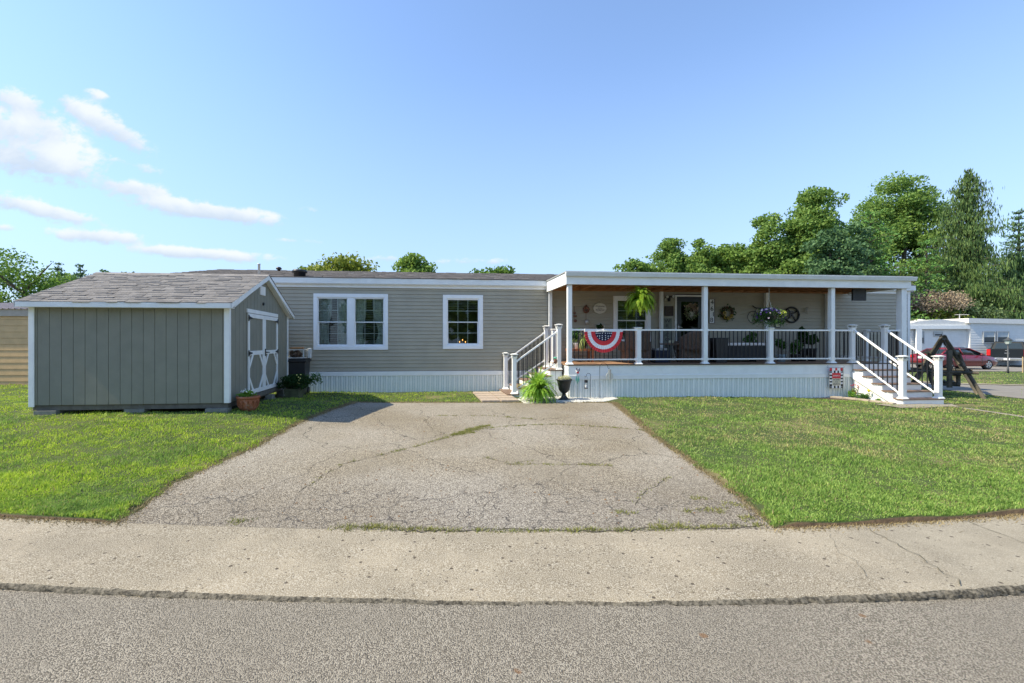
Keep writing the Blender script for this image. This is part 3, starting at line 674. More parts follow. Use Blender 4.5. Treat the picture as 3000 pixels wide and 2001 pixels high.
def sash_unit(par, x0, x1, z0, z1, grids=(3, 2), grille=True):
    """double-hung unit inside x0..x1, z0..z1"""
    zm = (z0+z1)/2-.0
    f = MB(); trim_frame(f, x0, x1, z0, z1, .045, WD-.030, WD+.06); fr = f.build('frame', WIN, par, bevel=.003)
    s = MB(); trim_frame(s, x0+.046, x1-.046, zm-.02, z1-.046, .022, WD-.012, WD+.02)
    s2 = MB(); trim_frame(s2, x0+.046, x1-.046, z0+.046, zm+.018, .034, WD+.022, WD+.05)
    s.build('sash', WIN, par, bevel=.002); s2.build('sash', WIN, par, bevel=.002)
    gm_ = MB()
    for (a, b, yy) in ((zm+.004, z1-.07, WD+.012), (z0+.08, zm-.016, WD+.044)):
        for i in range(1, grids[0]): xx = x0+.07+(x1-x0-.14)*i/grids[0]; gm_.box(xx-.008, xx+.008, yy-.003, yy+.003, a, b)
        for j in range(1, grids[1]): zz = a+(b-a)*j/grids[1]; gm_.box(x0+.07, x1-.07, yy-.0045, yy+.0045, zz-.008, zz+.008)
    if grille: gm_.build('grille', WIN, par)
    gl = MB(); gl.box(x0+.06, x1-.06, WD+.004, WD+.006, zm, z1-.06); gl.box(x0+.07, x1-.07, WD+.034, WD+.036, z0+.07, zm-.01); gl.build('pane', GL, par)
def blinds(par, x0, x1, z0, z1, step=.052, ang=.5):
    b = MB(); z = z1
    while z > z0: b.add([(x0, WD+.10, z-.007), (x1, WD+.10, z-.007), (x1, WD+.135, z+.004), (x0, WD+.135, z+.004)], [(0, 1, 2, 3)]); z -= step
    b.build('blind', BLIND, par)
def curtain(par, x0, x1, z0, z1, side, tieback=.5):
    c = MB(); n = 26; zs = [z0+(z1-z0)*i/14 for i in range(15)]; vs = []
    for z in zs:
        t_ = (z-z0)/(z1-z0); wd_ = 1-tieback*math.exp(-((t_-.30)/.25)**2)
        for i in range(n+1):
            s_ = i/n; xx = x0+(x1-x0)*s_*wd_ if side < 0 else x1-(x1-x0)*s_*wd_
            vs.append((xx, WD+.19+.018*math.sin(i*1.9+z), z))
    c.add(vs, [(j*(n+1)+i, j*(n+1)+i+1, (j+1)*(n+1)+i+1, (j+1)*(n+1)+i) for j in range(14) for i in range(n)]); c.build('curtain', CURT, par, True)
def window(wb, panes, trim=.105):
    x0, x1, z0, z1 = wb; root = MB(); trim_frame(root, x0, x1, z0, z1, trim, WD-.045, WD-.012)
    wnd = root.build('window', WIN, home, bevel=.004)
    return wnd
a = window(w1, 2); xi0, xi1, zi0, zi1 = w1[0]+.075, w1[1]-.075, w1[2]+.08, w1[3]-.08; xm = (xi0+xi1)/2
sash_unit(a, xi0, xm-.055, zi0, zi1); sash_unit(a, xm+.055, xi1, zi0, zi1)
B('mullion', WIN, a, xm-.0545, xm+.0545, WD-.034, WD-.004, zi0, zi1)
blinds(a, xi0+.05, xm-.09, zi0+.05, zi1-.05); blinds(a, xm+.09, xi1-.05, zi0+.05, zi1-.05)
curtain(a, xi0+.03, xi0+.42, zi0, zi1, -1, .35); curtain(a, xm-.42, xm-.06, zi0, zi1, 1, .0); curtain(a, xm+.06, xm+.42, zi0, zi1, -1, .3); curtain(a, xi1-.40, xi1-.04, zi0, zi1, 1, .45)
a = window(w2, 1); b0 = (w2[0]+.085, w2[1]-.085, w2[2]+.09, w2[3]-.085); sash_unit(a, *b0); blinds(a, b0[0]+.05, b0[1]-.05, b0[3]-.35, b0[3]-.05)
a = window(w3, 1); b0 = (w3[0]+.085, w3[1]-.085, w3[2]+.09, w3[3]-.085); sash_unit(a, *b0); blinds(a, b0[0]+.05, b0[1]-.05, b0[2]+.3, b0[3]-.05, .05)
# candle lamp seen through the second window
BR = mat('candle_brass', (.45, .30, .10), .4, metal=.6); FLM = mat('candle_bulb', (1, .6, .2), .4, emit=((1, .42, .10), 2))
cx_, cz_ = pl(1355, 990, WD+.25); cz_ = pl(1355, 1008, WD+.25)[1]
cnd = HT('candle_lamp', 'three armed candle lamp glowing behind the single window', 'lamp', (cx_, WD+.25, cz_-.12))
c = MB(); c.lathe([(.06, -.12), (.06, -.10), (.01, -.09), (.01, .10)], (cx_, WD+.25, cz_), 10); c.tube([(cx_-.09, WD+.25, cz_+.02), (cx_-.05, WD+.25, cz_-.03), (cx_, WD+.25, cz_-.05), (cx_+.05, WD+.25, cz_-.03), (cx_+.09, WD+.25, cz_+.02)], .007)
c.build('stand', BR, cnd, True)
for d in (-.09, 0, .09):
    zt = cz_+(.11 if d == 0 else .05); MB().lathe([(.009, -.09 if d else -.02), (.009, 0)], (cx_+d, WD+.25, zt), 8).build('candle', mat('ivory_candle', (.6, .5, .35), .6), cnd)
    MB().ball((cx_+d, WD+.25, zt+.022), .013, 8, 6, (1, 1, 1.8)).build('bulb', FLM, cnd, True)
B('sill_shelf', DARK, home, b0[0], b0[1], WD+.06, WD+.4, b0[2]-.05, b0[2]-.02)
B('sill_shelf', DARK, home, w2[0]+.1, w2[1]-.1, WD+.062, WD+.42, cz_-.16, cz_-.12)
# front door
DOORM = mat('dark_green_black_door', (.022, .028, .028), .35, .1)
dt = MB(); dt.box(dr_[0], dr_[0]+.055, WD-.045, WD+.05, .93, dr_[3]); dt.box(dr_[1]-.055, dr_[1], WD-.045, WD+.05, .93, dr_[3]); dt.box(dr_[0]+.055, dr_[1]-.055, WD-.045, WD+.05, dr_[3]-.055, dr_[3])
dt.build('door_frame', WHITE, home, bevel=.004)
d_ = MB(); trim_frame(d_, dr_[0]+.056, dr_[1]-.056, .94, dr_[3]-.056, .16, WD-.02, WD+.02); d_.box(dr_[0]+.18, dr_[1]-.18, WD-.015, WD+.015, 1.05, 1.25)
door = d_.build('door', DOORM, home, bevel=.004)
B('pane', glassmat('door_glass', (.12, .15, .15), .6), door, dr_[0]+.18, dr_[1]-.18, WD-.004, WD+.004, 1.24, dr_[3]-.18)
hx_, hz_ = pl(1987, 958, WD); m_ = MB(); m_.box(hx_-.02, hx_+.02, WD-.032, WD-.0202, hz_-.10, hz_+.10); m_.tube([(hx_, WD-.03, hz_), (hx_, WD-.075, hz_), (hx_+.09, WD-.075, hz_-.005)], .011); m_.build('handle', mat('satin_nickel', (.7, .7, .68), .3, metal=.9), door, True)
# ------------------------------------------------------------ covered porch
DZ = .917
DECK = mat('brown_composite_deck', (.34, .20, .12), .6, .2, 5, .2, 40, dirt=((.18, .11, .07), .4, 3))
JOIST = mat('stained_cedar_joist', (.33, .15, .055), .6, .2, 4, .2, 30)
porch = HT('covered_porch', 'flat roofed white porch with railings along the front of the home', 'porch', (0, 0, 0))
PX1 = pl(2641, 1000, 0)[0]
dk = MB()
nb = 13
for i in range(nb):
    y0 = -.09+i*((WD-.04+.09)/nb); dk.box(-.07, PX1+.09, y0, y0+(WD+.05)/nb-.006, DZ-.028, DZ)
dk.build('deck', DECK, porch)
B('deck_frame', mat('dark_joist', (.12, .09, .07), .8), porch, -.02, PX1+.03, -.02, WD-.05, .60, DZ-.029)
df = MB(); df.box(-.075, PX1+.095, -.105, -.0905, DZ-.026, DZ+.001); df.build('deck_edge', mat('dark_deck_edge', (.06, .045, .035), .7), porch)
fa = MB(); fa.box(-.055, PX1+.06, -.075, -.04, .635, DZ-.0285); fa.box(-.0551, -.02, -.0399, .30, .10, DZ-.0285); fa.box(PX1+.03, PX1+.0599, -.0399, WD-.05, .3, DZ-.0285)
fa.build('deck_fascia', TRIMW, porch, bevel=.003)
tb = MB(); tb.box(-.06, PX1+.065, -.088, -.0399, .515, .634); tb.box(-.06, PX1+.065, -.094, -.0881, .60, .622); tb.build('skirt_band', WHITE, porch, bevel=.003)
ps = MB(); ribs(ps, -.03, PX1+.06, -.052, -.25, .514, pitch=.145); ribs(ps, -.03, .30, -.03, -.1, .514, 'y', -1); ribs(ps, -.03, WD, PX1+.06, -.25, .514, 'y', 1); each(ps, 'skirting', [SKIRT, SKV], porch)
# roof
ZR0, ZR1 = 3.05, 3.385
RX0, RX1 = -.13, PX1+.16
bm = MB(); bm.box(RX0, RX1, -.13, -.09, ZR0, ZR1-.03); bm.box(RX0, RX0+.04, -.0899, WD-.13, ZR0, ZR1-.03); bm.box(RX1-.04, RX1, -.0899, WD-.13, ZR0+.02, ZR1-.03)
each(bm, 'roof_beam', TRIMW, porch, bevel=.004)
B('ledger_board', JOIST, porch, RX0+.045, RX1-.045, WD-.160, WD-.1305, ZR0+.05, ZR1-.066); B('soffit_strip', JOIST, porch, RX0+.05, RX1-.05, WD-.1299, WD-.047, ZR0+.05, ZR0+.07)
ib = MB(); ib.box(RX0+.041, RX1-.041, -.0899, .06, ZR0+.004, ZR1-.06); ib.build('inner_beam', mat('brown_beam', (.16, .09, .05), .7), porch)
for i in range(26):
    xj = .15+i*(PX1-.2)/25
    B('joist', JOIST, porch, xj-.02, xj+.02, .061, WD-.161, ZR0+.07, ZR1-.07)
rp = MB(); rp.box(RX0-.02, RX1+.02, -.16, WD-.14, ZR1-.022, ZR1+.012); rp.build('roof_sheet', mat('porch_roof_felt', (.30, .31, .30), .8), porch)
B('ceiling', JOIST, porch, RX0+.05, RX1-.05, .061, WD-.161, ZR1-.065, ZR1-.032)
gt_ = MB(); gt_.prism([(-.131, ZR1-.125), (-.20, ZR1-.125), (-.225, ZR1-.03), (-.225, ZR1-.012), (-.131, ZR1-.012)], 'x', RX0-.03, RX1+.10); gt_.build('gutter', mat('pale_gutter', (.66, .69, .68), .4, .06, 3, dirt=((.4, .4, .33), .35, 2)), porch, bevel=.004)
# posts
def post(par, x, y, z0, z1, w=.115, cap=False, base=True, lit=False, name='post'):
    m = MB(); m.box(x-w/2, x+w/2, y-w/2, y+w/2, z0, z1)
    if base: m.taper(x, y, z0+.0005, z0+.05, w+.075, w+.012)
    o = m.build(name, TRIMW if not cap else WHITE, par, bevel=.004)
    if cap:
        c = MB()
        if lit:
            c.taper(x, y, z1-.05, z1-.015, w+.012, w+.03); c.taper(x, y, z1-.0149, z1+.0, w+.04, w+.05)
            for sx_1 in (-1, 1):
                for sy_1 in (-1, 1): c.bar((x+sx_1*w*.48, y+sy_1*w*.48, z1), (x+sx_1*(w*.5+.02), y+sy_1*(w*.5+.02), z1+.055), .014)
            c.taper(x, y, z1+.055, z1+.068, w+.085, w+.085); c.taper(x, y, z1+.0681, z1+.09, w+.07, w*.5)
            c.build('cap', WHITE, o)
            MB().taper(x, y, z1+.001, z1+.054, w*.88, w*.99).build('cap_lens', mat('grey_lens', (.35, .36, .34), .2), o)
        else:
            c.taper(x, y, z1-.03, z1+.005, w+.01, w+.06); c.taper(x, y, z1+.0051, z1+.02, w+.06, w+.02); c.build('cap', WHITE, o)
    return o
FP = [(1668, 1), (1870, 0), (2064.5, 1), (2256, 0), (2436, 1)]
fx = []
for (u, full) in FP:
    x = pl(u, 1000, 0)[0]; fx.append(x)
    post(porch, x, 0, DZ, ZR0 if full else 1.90, cap=not full)
post(porch, PX1, .0, DZ, ZR0, w=.16); 
for (u, y, zt) in ((1612, 1.80, ZR0+.07), (1937, 1.83, ZR0+.07), (2245, 1.83, ZR0+.07), (2424, 1.83, ZR0+.07)): post(porch, pl(u, 1000, y)[0], y, DZ, zt, w=.10, base=False)
post(porch, pl(1622, 1000, 1.2)[0], 1.2, DZ, 1.88, cap=True, w=.10); PE = 1.05
post(porch, PX1, PE, DZ, 1.88, cap=True, w=.10)
BALM = BLACK
def rail(par, p, q, zb, zt, n, sub=True, bal=.019, name='railing'):
    """straight level or sloping rail between points p,q (x,y), zb/zt = (z at p, z at q) heights of rails"""
    p = Vector((p[0], p[1], 0)); q = Vector((q[0], q[1], 0)); m = MB()
    m.bar(p+Vector((0, 0, zt[0])), q+Vector((0, 0, zt[1])), .05, .042); m.bar(p+Vector((0, 0, zb[0])), q+Vector((0, 0, zb[1])), .04, .036)
    d = (q-p).normalized()
    for (e, s_) in ((p, 1), (q, -1)):
        i = 0 if s_ == 1 else 1
        for zz in (zt[i], zb[i]): m.box(e.x-.03, e.x+.03, e.y-.03, e.y+.03, zz-.032, zz+.032)
    r = m.build(name, WHITE, par, bevel=.004)
    for k in range(n):
        t_ = (k+.5)/n; c = p.lerp(q, t_); z0 = zb[0]+(zb[1]-zb[0])*t_; z1 = zt[0]+(zt[1]-zt[0])*t_
        MB().box(c.x-bal/2, c.x+bal/2, c.y-bal/2, c.y+bal/2, z0+.012, z1-.016).build('baluster', BALM, r)
ZB, ZT = 1.045, 1.845
for i in range(4): rail(porch, (fx[i]+.075, 0), (fx[i+1]-.075, 0), (ZB, ZB), (ZT, ZT), max(3, round((fx[i+1]-fx[i]-.15)/.118)))
RS0, RS1 = pl(2496, 1000, 0)[0], pl(2591, 1000, 0)[0]     # right stair posts
rail(porch, (fx[4]+.075, 0), (RS0-.075, 0), (ZB, ZB), (ZT, ZT), 4); rail(porch, (RS1+.075, 0), (PX1-.1, 0), (ZB, ZB), (ZT, ZT), 4)
rail(porch, (PX1, .1), (PX1, PE-.07), (ZB, ZB), (ZT, ZT), 8); rail(porch, (PX1, PE+.07), (PX1, WD-.08), (ZB, ZB), (ZT, ZT), 6)
# ------------------------------------------------------------ right stair (towards the street)
RISE, RUN = .17, .265
st = HT('porch_stairs', 'white stair with brown treads at the right end of the porch', 'stairs', (RS0, -.1, 0))
TRD = mat('brown_tread', (.19, .125, .09), .6, .2, 6, .2, 40)
SX0, SX1 = RS0-.09, RS1+.09
gz = lambda x, y: float(g(*W(x, y)[:2])+bump_lawn(*W(x, y)[:2]))
y = -.1061
rz_ = MB(); 
for i in range(6):
    zt = DZ-.03 if i == 0 else DZ-RISE*i-.03
    zb_ = DZ-RISE*(i+1) if i < 5 else gz(9, -1.5)-.03
    yf = -.1061-RUN*i
    rz_.box(SX0+.02, SX1-.02, yf-.02, yf, max(zb_, -.15), zt)
    # closed sides
    if i > 0: rz_.box(SX0+.0201, SX0+.045, yf+.0001, yf+RUN, -.16, zt-.001); rz_.box(SX1-.045, SX1-.0201, yf+.0001, yf+RUN, -.16, zt-.001)
rz_.build('riser', TRIMW, st, bevel=.003)
for i in range(1, 6):
    zt = DZ-RISE*i; yf = -.1061-RUN*i
    t_ = MB(); t_.box(SX0-.02, SX1+.02, yf-.04, yf+.10, zt-.03, zt); t_.box(SX0-.02, SX1+.02, yf+.106, yf+RUN-.021, zt-.03, zt); t_.build('tread', TRD, st, bevel=.003)
bt = DZ-RISE*5; yb = -.1061-RUN*5+.05
for (xs, nm) in ((RS0, 0), (RS1, 1)):
    post(st, xs, -.02 if False else -.0, DZ, 1.93, w=.11, cap=True, lit=True, name='newel_post')
    post(st, xs, yb, bt, bt+1.02, w=.11, cap=True, lit=True, name='newel_post')
    rail(st, (xs, -.075), (xs, yb+.075), (DZ+.10, bt+.13), (1.84, bt+.89), 10, name='stair_rail')
# slanted skirt board at the left flank of the stair
sb = MB(); sb.prism([(-.106, .66), (-.106, .50), (-1.28, -.12), (-1.44, -.12), (-1.44, -.05)], 'x', SX0-.030, SX0-.002); sb.build('skirt_board', WHITE, st)
# ------------------------------------------------------------ left stair (towards the drive), descends along -x
st2 = HT('side_stairs', 'white side stair beside the taupe wall leading down to the brick pavers', 'stairs', (-.1, .4, 0))
YA, YB2 = .38, 1.78; LRUN = .30
r2 = MB()
for i in range(6):
    xf = -.0751-LRUN*i; zt = DZ-.03-.165*i; zb_ = DZ-.165*(i+1) if i < 5 else -.03
    r2.box(xf-.02, xf, YA+.02, YB2-.02, zb_, zt)
    if i > 0: r2.box(xf+.0001, xf+LRUN, YA+.0201, YA+.045, -.04, zt-.001); r2.box(xf+.0001, xf+LRUN, YB2-.045, YB2-.0201, -.04, zt-.001)
r2.build('riser', TRIMW, st2, bevel=.003)
for i in range(1, 6):
    xf = -.0751-LRUN*i; zt = DZ-.165*i; MB().box(xf-.04, xf+LRUN-.021, YA-.01, YB2+.01, zt-.03, zt).build('tread', TRD, st2, bevel=.003)
b2 = DZ-.165*5; xb = -.0751-LRUN*5+.16
for yy in (YA+.06, YB2-.04):
    post(st2, -.16, yy, DZ-.165, 1.93, w=.11, cap=True, lit=True, name='newel_post'); post(st2, xb, yy, b2, b2+1.02, w=.11, cap=True, lit=True, name='newel_post')
    rail(st2, (-.23, yy), (xb+.07, yy), (DZ+.02, b2+.12), (1.78, b2+.90), 9, name='stair_rail')
# brick pavers in front of the side stair
PV = mat('tan_brick_paver', (.40, .32, .25), .85, .15, 5, .5, 40, dirt=((.25, .2, .15), .5, 4))
for (i, j) in [(i, j) for j in range(4) for i in range(2)]:
    x0 = -2.46+i*.49; y0 = -.60+j*.53; zc = gz(x0+.3, y0+.25)+.03
    pvr = HT('paver', ('brick patterned paver slab, %s row, %s of the pair beside the side stair') % (('front', 'second', 'third', 'rearmost')[j], ('left', 'right')[i]), 'paver', (x0+.3, y0+.25, zc), group='brick patterned pavers')
    m = MB(); m.box(x0+.02, x0+.48, y0+.02, y0+.48, zc-.05, zc-.002)
    for a in range(3):
        for b in range(2): xx = x0+.022+a*.153+(.0 if b else .0); m.box(xx, xx+.146, y0+.025+b*.225, y0+.245+b*.225, zc-.0019, zc+.012)
    m.build('slab', PV, pvr, bevel=.004)
# ------------------------------------------------------------ garden shed
SX, SY = -4.57, 8.7; STH = math.atan(.098); SZ = .355
def Sw(x, y, z=0): return Vector((SX+x*math.cos(STH)-y*math.sin(STH), SY+x*math.sin(STH)+y*math.cos(STH), z))
SHG = mat('grey_shed_siding', (.235, .23, .182), .8, .06, 3, .35, 45)
shed = thing('garden_shed', 'grey wooden garden shed with white trim and double barn doors', 'shed', Sw(0, 0, 0), STH)
SL, SDp, SH = 3.48, 3.8, 2.19
def grooved(mb, a, b, c, z0, z1, axis='x', out=-1, pitch=.203, ztop=None):
    pts = [(a, c)]; x = a+.12
    while x < b-.02: pts += [(x-.0045, c), (x-.0035, c-out*.009), (x+.0035, c-out*.009), (x+.0045, c)]; x += pitch
    pts.append((b, c)); vs = []
    for (p_, q_) in pts:
        zt = z1 if ztop is None else ztop(p_)
        for z in (z0, zt): vs.append((p_, q_, z) if axis == 'x' else (q_, p_, z))
    mb.add(vs, [(2*i, 2*i+2, 2*i+3, 2*i+1) for i in range(len(pts)-1)])
PK = 3.0
def rk(y): return SH+(PK-SH)*(1-abs(y-SDp/2)/(SDp/2))
w = MB(); grooved(w, -SL, 0, 0, SZ, SH); grooved(w, -SL, 0, SDp, SZ, SH, out=1)
each(w, 'wall', SHG, shed)
# gable wall with break at the ridge
w = MB()
for xx, o_ in ((0, 1), (-SL, -1)):
    pts = []; y = .12; ys_ = [0]
    while y < SDp-.02: ys_.append(y); y += .203
    cc = [(0, xx)]
    for yy in ys_[1:]: cc += [(yy-.0045, xx), (yy-.0035, xx-o_*.009), (yy+.0035, xx-o_*.009), (yy+.0045, xx)]
    cc.append((SDp, xx)); cc.append((SDp/2, xx)); cc.sort(key=lambda q: q[0]); vs = []
    for (p_, q_) in cc: vs += [(q_, p_, SZ), (q_, p_, rk(p_))]
    w.add(vs, [(2*i, 2*i+2, 2*i+3, 2*i+1) for i in range(len(cc)-1)])
each(w, 'gable_wall', SHG, shed)
ct_ = MB()
ct_.box(-.075, .022, -.022, -.001, SZ, SH-.01); ct_.box(.0011, .022, -.0009, .06, SZ, SH+.0)
ct_.box(-SL-.022, -SL+.075, -.022, -.001, SZ-.03, SH-.01); ct_.box(.001, .02, SDp-.07, SDp+.02, SZ, SH)
each(ct_, 'corner_trim', TRIMW, shed, bevel=.003)
# roof
OV, RK = .17, .13
sls = (PK+.07-2.255)/(SDp/2+OV); nrm = math.hypot(1, sls)
def rz(y): return 2.255+sls*(y+OV) if y < SDp/2 else 2.255+sls*(SDp+OV-y)
rb = MB(); rb.prism([(-OV, rz(-OV)-.02), (-OV, rz(-OV)), (SDp/2, rz(SDp/2)), (SDp+OV, rz(SDp+OV)), (SDp+OV, rz(SDp+OV)-.02), (SDp/2, rz(SDp/2)-.03)], 'x', -SL-RK+.02, RK-.02)
srf = rb.build('roof', ROOF, shed)
e_ = Sw(0, 0)  # shingles are laid in shed coordinates
HLs = (SDp/2+OV)*nrm
shingle_roof('shingles', (-SL-RK-.01, -OV-.02, rz(-OV)-.005), (1, 0, 0), (0, 1/nrm, sls/nrm), SL+2*RK+.02, HLs+.02, .128, .24, ROOF, srf, .006, 5)
shingle_roof('shingles', (RK+.01, SDp+OV+.02, rz(-OV)-.005), (-1, 0, 0), (0, -1/nrm, sls/nrm), SL+2*RK+.02, HLs+.02, .128, .24, ROOF, srf, .006, 6)
rc = MB(); rc.prism([(SDp/2-.14, rz(SDp/2-.14)+.012), (SDp/2, rz(SDp/2)+.02), (SDp/2+.14, rz(SDp/2-.14)+.012), (SDp/2, rz(SDp/2)+.002)], 'x', -SL-RK-.012, RK+.012); rc.build('ridge_cap', ROOF, srf)
f = MB(); f.box(-SL-RK, RK, -OV-.018, -OV-.001, 2.155, 2.25); f.box(-SL-RK, RK, SDp+OV+.001, SDp+OV+.018, 2.155, 2.25)
each(f, 'fascia', TRIMW, shed, bevel=.003)
f = MB()
for xx in (RK-.0195, -SL-RK+.001):
    for (ya, yb_) in ((-OV-.018, SDp/2), (SDp/2, SDp+OV+.018)):
        za, zb_ = rz(max(ya, -OV)) if ya < SDp/2 else rz(ya), rz(min(yb_, SDp+OV))
        za -= .004; zb_ -= .004
        f.prism([(ya, za), (yb_, zb_), (yb_, zb_-.10), (ya, za-.10)], 'x', xx, xx+.0185)
each(f, 'rake_board', TRIMW, shed)
f = MB(); f.box(-SL-RK+.02, RK-.02, -OV, -.002, 2.158, 2.17)
for (ya, yb_) in ((0, SDp/2), (SDp/2, SDp)):
    f.prism([(ya, rk(ya)+.01), (yb_, rk(yb_)+.01), (yb_, rk(yb_)-.01), (ya, rk(ya)-.01)], 'x', .002, RK-.02)
each(f, 'soffit', TRIMW, shed)
# vent, knob
v = MB(); v.box(.002, .02, 1.66, 1.99, 2.60, 2.80)
for k in range(6): v.box(.0201, .027, 1.69, 1.96, 2.622+k*.029, 2.636+k*.029)
v.build('gable_vent', WHITE, shed)
MB().tube([(.001, 1.87, 2.40), (.03, 1.87, 2.40)], .035, 12).build('knob', BLACK, shed, True)
# double door
DY0_, DYm, DY1_ = .90, 1.88, 2.86; DB, DT = .40, 2.13
hd = MB(); hd.box(.002, .030, DY0_-.03, DY1_+.03, DT+.012, DT+.095); hd.build('door_header', TRIMW, shed, bevel=.003)
def leaf(y0, y1, flip):
    m = MB(); grooved(m, y0, y1, .012, DB, DT, 'y', 1, pitch=.203); lf = m.build('door', SHG, shed)
    t_ = MB(); a, b = .0125, .036; sw = .085; zm = 1.28
    t_.box(a, b, y0, y0+sw, DB, DT); t_.box(a, b, y1-sw, y1, DB, DT)
    for (z0, z1) in ((DB, DB+.09), (zm-.045, zm+.045), (DT-.09, DT)): t_.box(a, b, y0+sw, y1-sw, z0, z1)
    for (yy, sg) in ((y0+sw, 1), (y1-sw, -1)):
        for (zz, sz) in ((DB+.09, 1), (zm-.045, -1)):
            c_ = .19; t_.prism([(yy, zz+sz*c_), (yy, zz+sz*(c_+.10)), (yy+sg*(c_+.10)*.8, zz), (yy+sg*c_*.8, zz)], 'x', a+.001, b-.002)
    t_.build('door_trim', TRIMW, lf, bevel=.002)
    yy = y0+.01 if not flip else y1-.01; sg = 1 if not flip else -1
    for zz in (DT-.10, zm, DB+.07):
        if zz < 1 and not flip: continue
        hh = MB(); hh.box(b+.0005, b+.008, yy-.02 if sg > 0 else yy-.02, yy+.03, zz-.065, zz+.065)
        hh.prism([(yy, zz-.04), (yy+sg*.20, zz-.008), (yy+sg*.20, zz+.008), (yy, zz+.04)], 'x', b+.0081, b+.013); hh.build('hinge', BLACK, lf)
    return lf
leaf(DY0_, DYm-.006, False); lf = leaf(DYm+.006, DY1_, True)
hh = MB(); hh.box(.0365, .046, DYm+.02, DYm+.07, 1.19, 1.36); hh.tube([(.047, DYm+.05, 1.28), (.085, DYm+.05, 1.28), (.085, DYm+.17, 1.275)], .012); hh.build('handle', BLACK, lf)
fr = MB(); fr.box(-SL+.02, -.02, .03, .08, SZ-.10, SZ-.002); fr.box(-.06, -.015, .0801, SDp-.08, SZ-.10, SZ-.002); fr.box(-SL+.02, -.02, SDp-.08, SDp-.03, SZ-.10, SZ-.002); fr.box(.002, .04, DY0_-.05, DY1_+.05, SZ-.06, SZ+.03)
each(fr, 'skid', mat('weathered_skid', (.13, .12, .10), .9, .2, 8), shed)
for i, (bx_, by_, wx, wy) in enumerate([(-3.42, .0, .40, .2), (-1.9, .05, .38, .2), (-.42, -.02, .42, .2), (-.05, 2.15, .18, .2), (-.2, 3.5, .2, .2)]):
    q = Sw(bx_, by_); zg = float(g(q.x, q.y))-.03
    bl = thing('concrete_block', ['thin grey concrete block under the far left corner of the shed', 'flat concrete block under the middle of the long shed wall', 'grey concrete block under the near front corner of the shed', 'pale concrete block under the shed doors', 'concrete block under the rear corner of the shed'][i], 'block', Sw(bx_, by_, zg), STH)
    m = MB(); top = SZ-.101-zg if i < 3 else SZ-.101-zg; m.box(0 if i != 3 else -.02, wx, -.03, wy, 0, top*.5-.003); m.box(.01, wx-.01, -.028, wy-.01, top*.5, top); m.build('slab', mat('grey_concrete_block', (.22, .22, .19), .9, .15, 10, .5, 60), bl, bevel=.004)
# ------------------------------------------------------------ plants: generic builders
def ring_pts(n, R0, flat=1.): 
    d = rdir(n); return d*(rng.uniform(.0, 1., n)**(1/2.2))[:, None]*R0*np.array([1, 1, flat])
def bush(name, par, c, r, n, s, m, sc=(1, 1, 1), up=.3, cl=9):
    C = rdir(cl)*rng.uniform(.35, .95, cl)[:, None]; k = rng.integers(0, cl, n)
    P = (C[k]*.75+rdir(n)*(rng.uniform(.2, 1, n)**.4)[:, None]*.38)*np.array(sc)*r+np.array(c)
    V, Fq = leaves(P, s, up); return npmesh(name, V, Fq, m, par)
def fern(name, par, c, nf, L, m, rise=.9, droop=1.5, lw=.055, seed=1, pitch0=(.2, 1.1), w0=.006, step=.018):
    r = np.random.default_rng(seed); V = []; Fs = []
    for i in range(nf):
        az = r.uniform(0, 2*np.pi); el = r.uniform(*pitch0); ln = L*r.uniform(.65, 1.1); n = max(8, int(ln/step)); p = np.array(c, float)+np.array([math.cos(az), math.sin(az), 0])*.03; d = np.array([math.cos(az)*math.cos(el), math.sin(az)*math.cos(el), math.sin(el)])
        side = np.array([-math.sin(az), math.cos(az), 0]); st_ = ln/n
        for k in range(n):
            t_ = k/n; d = d+np.array([0, 0, -1])*droop*st_/L*(.5+t_)*1.15; d /= np.linalg.norm(d); p = p+d*st_
            w_ = lw*math.sin(math.pi*min(1, .12+.88*t_)**.8)*r.uniform(.8, 1.15)+.006
            for sg in (-1, 1):
                tip = p+side*sg*w_+d*w_*.35-np.array([0, 0, w_*.18]); b0 = p-d*st_*.38; b1 = p+d*st_*.38; q = len(V)
                V += [b0, tip-d*.004, tip+d*.006, b1]; Fs.append((q, q+1, q+2, q+3))
    return npmesh(name, np.array(V), np.array(Fs), m, par)
def strapleaves(name, par, c, n, L, w, m, el=(.3, 1.3), droop=1.4, seed=1, seg=6):
    r = np.random.default_rng(seed); V = []; Fs = []
    for i in range(n):
        az = r.uniform(0, 2*np.pi); e = r.uniform(*el); p = np.array(c, float); d = np.array([math.cos(az)*math.cos(e), math.sin(az)*math.cos(e), math.sin(e)]); side = np.array([-math.sin(az), math.cos(az), 0]); ln = L*r.uniform(.6, 1.15)
        for k in range(seg+1):
            t_ = k/seg; ww = w*(1-t_**2)+.001; V += [p-side*ww, p+side*ww]
            if k: q = len(V); Fs.append((q-4, q-3, q-1, q-2))
            d = d+np.array([0, 0, -1])*droop/seg; d /= np.linalg.norm(d); p = p+d*ln/seg
    return npmesh(name, np.array(V), np.array(Fs), m, par)
FERN = leafmat('fern_green', (.14, .33, .035), (.38, .58, .08), trans=.45); FERNH = leafmat('hanging_fern_green', (.13, .28, .02), (.42, .55, .05), trans=.45)
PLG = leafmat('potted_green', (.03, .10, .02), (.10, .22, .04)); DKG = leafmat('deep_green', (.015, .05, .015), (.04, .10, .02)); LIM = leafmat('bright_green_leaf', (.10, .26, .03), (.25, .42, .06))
SOIL = mat('potting_soil', (.05, .035, .025), .95)
TERRA = mat('weathered_terracotta', (.34, .115, .05), .8, .15, 6, .4, 25, dirt=((.42, .33, .26), .75, 7))
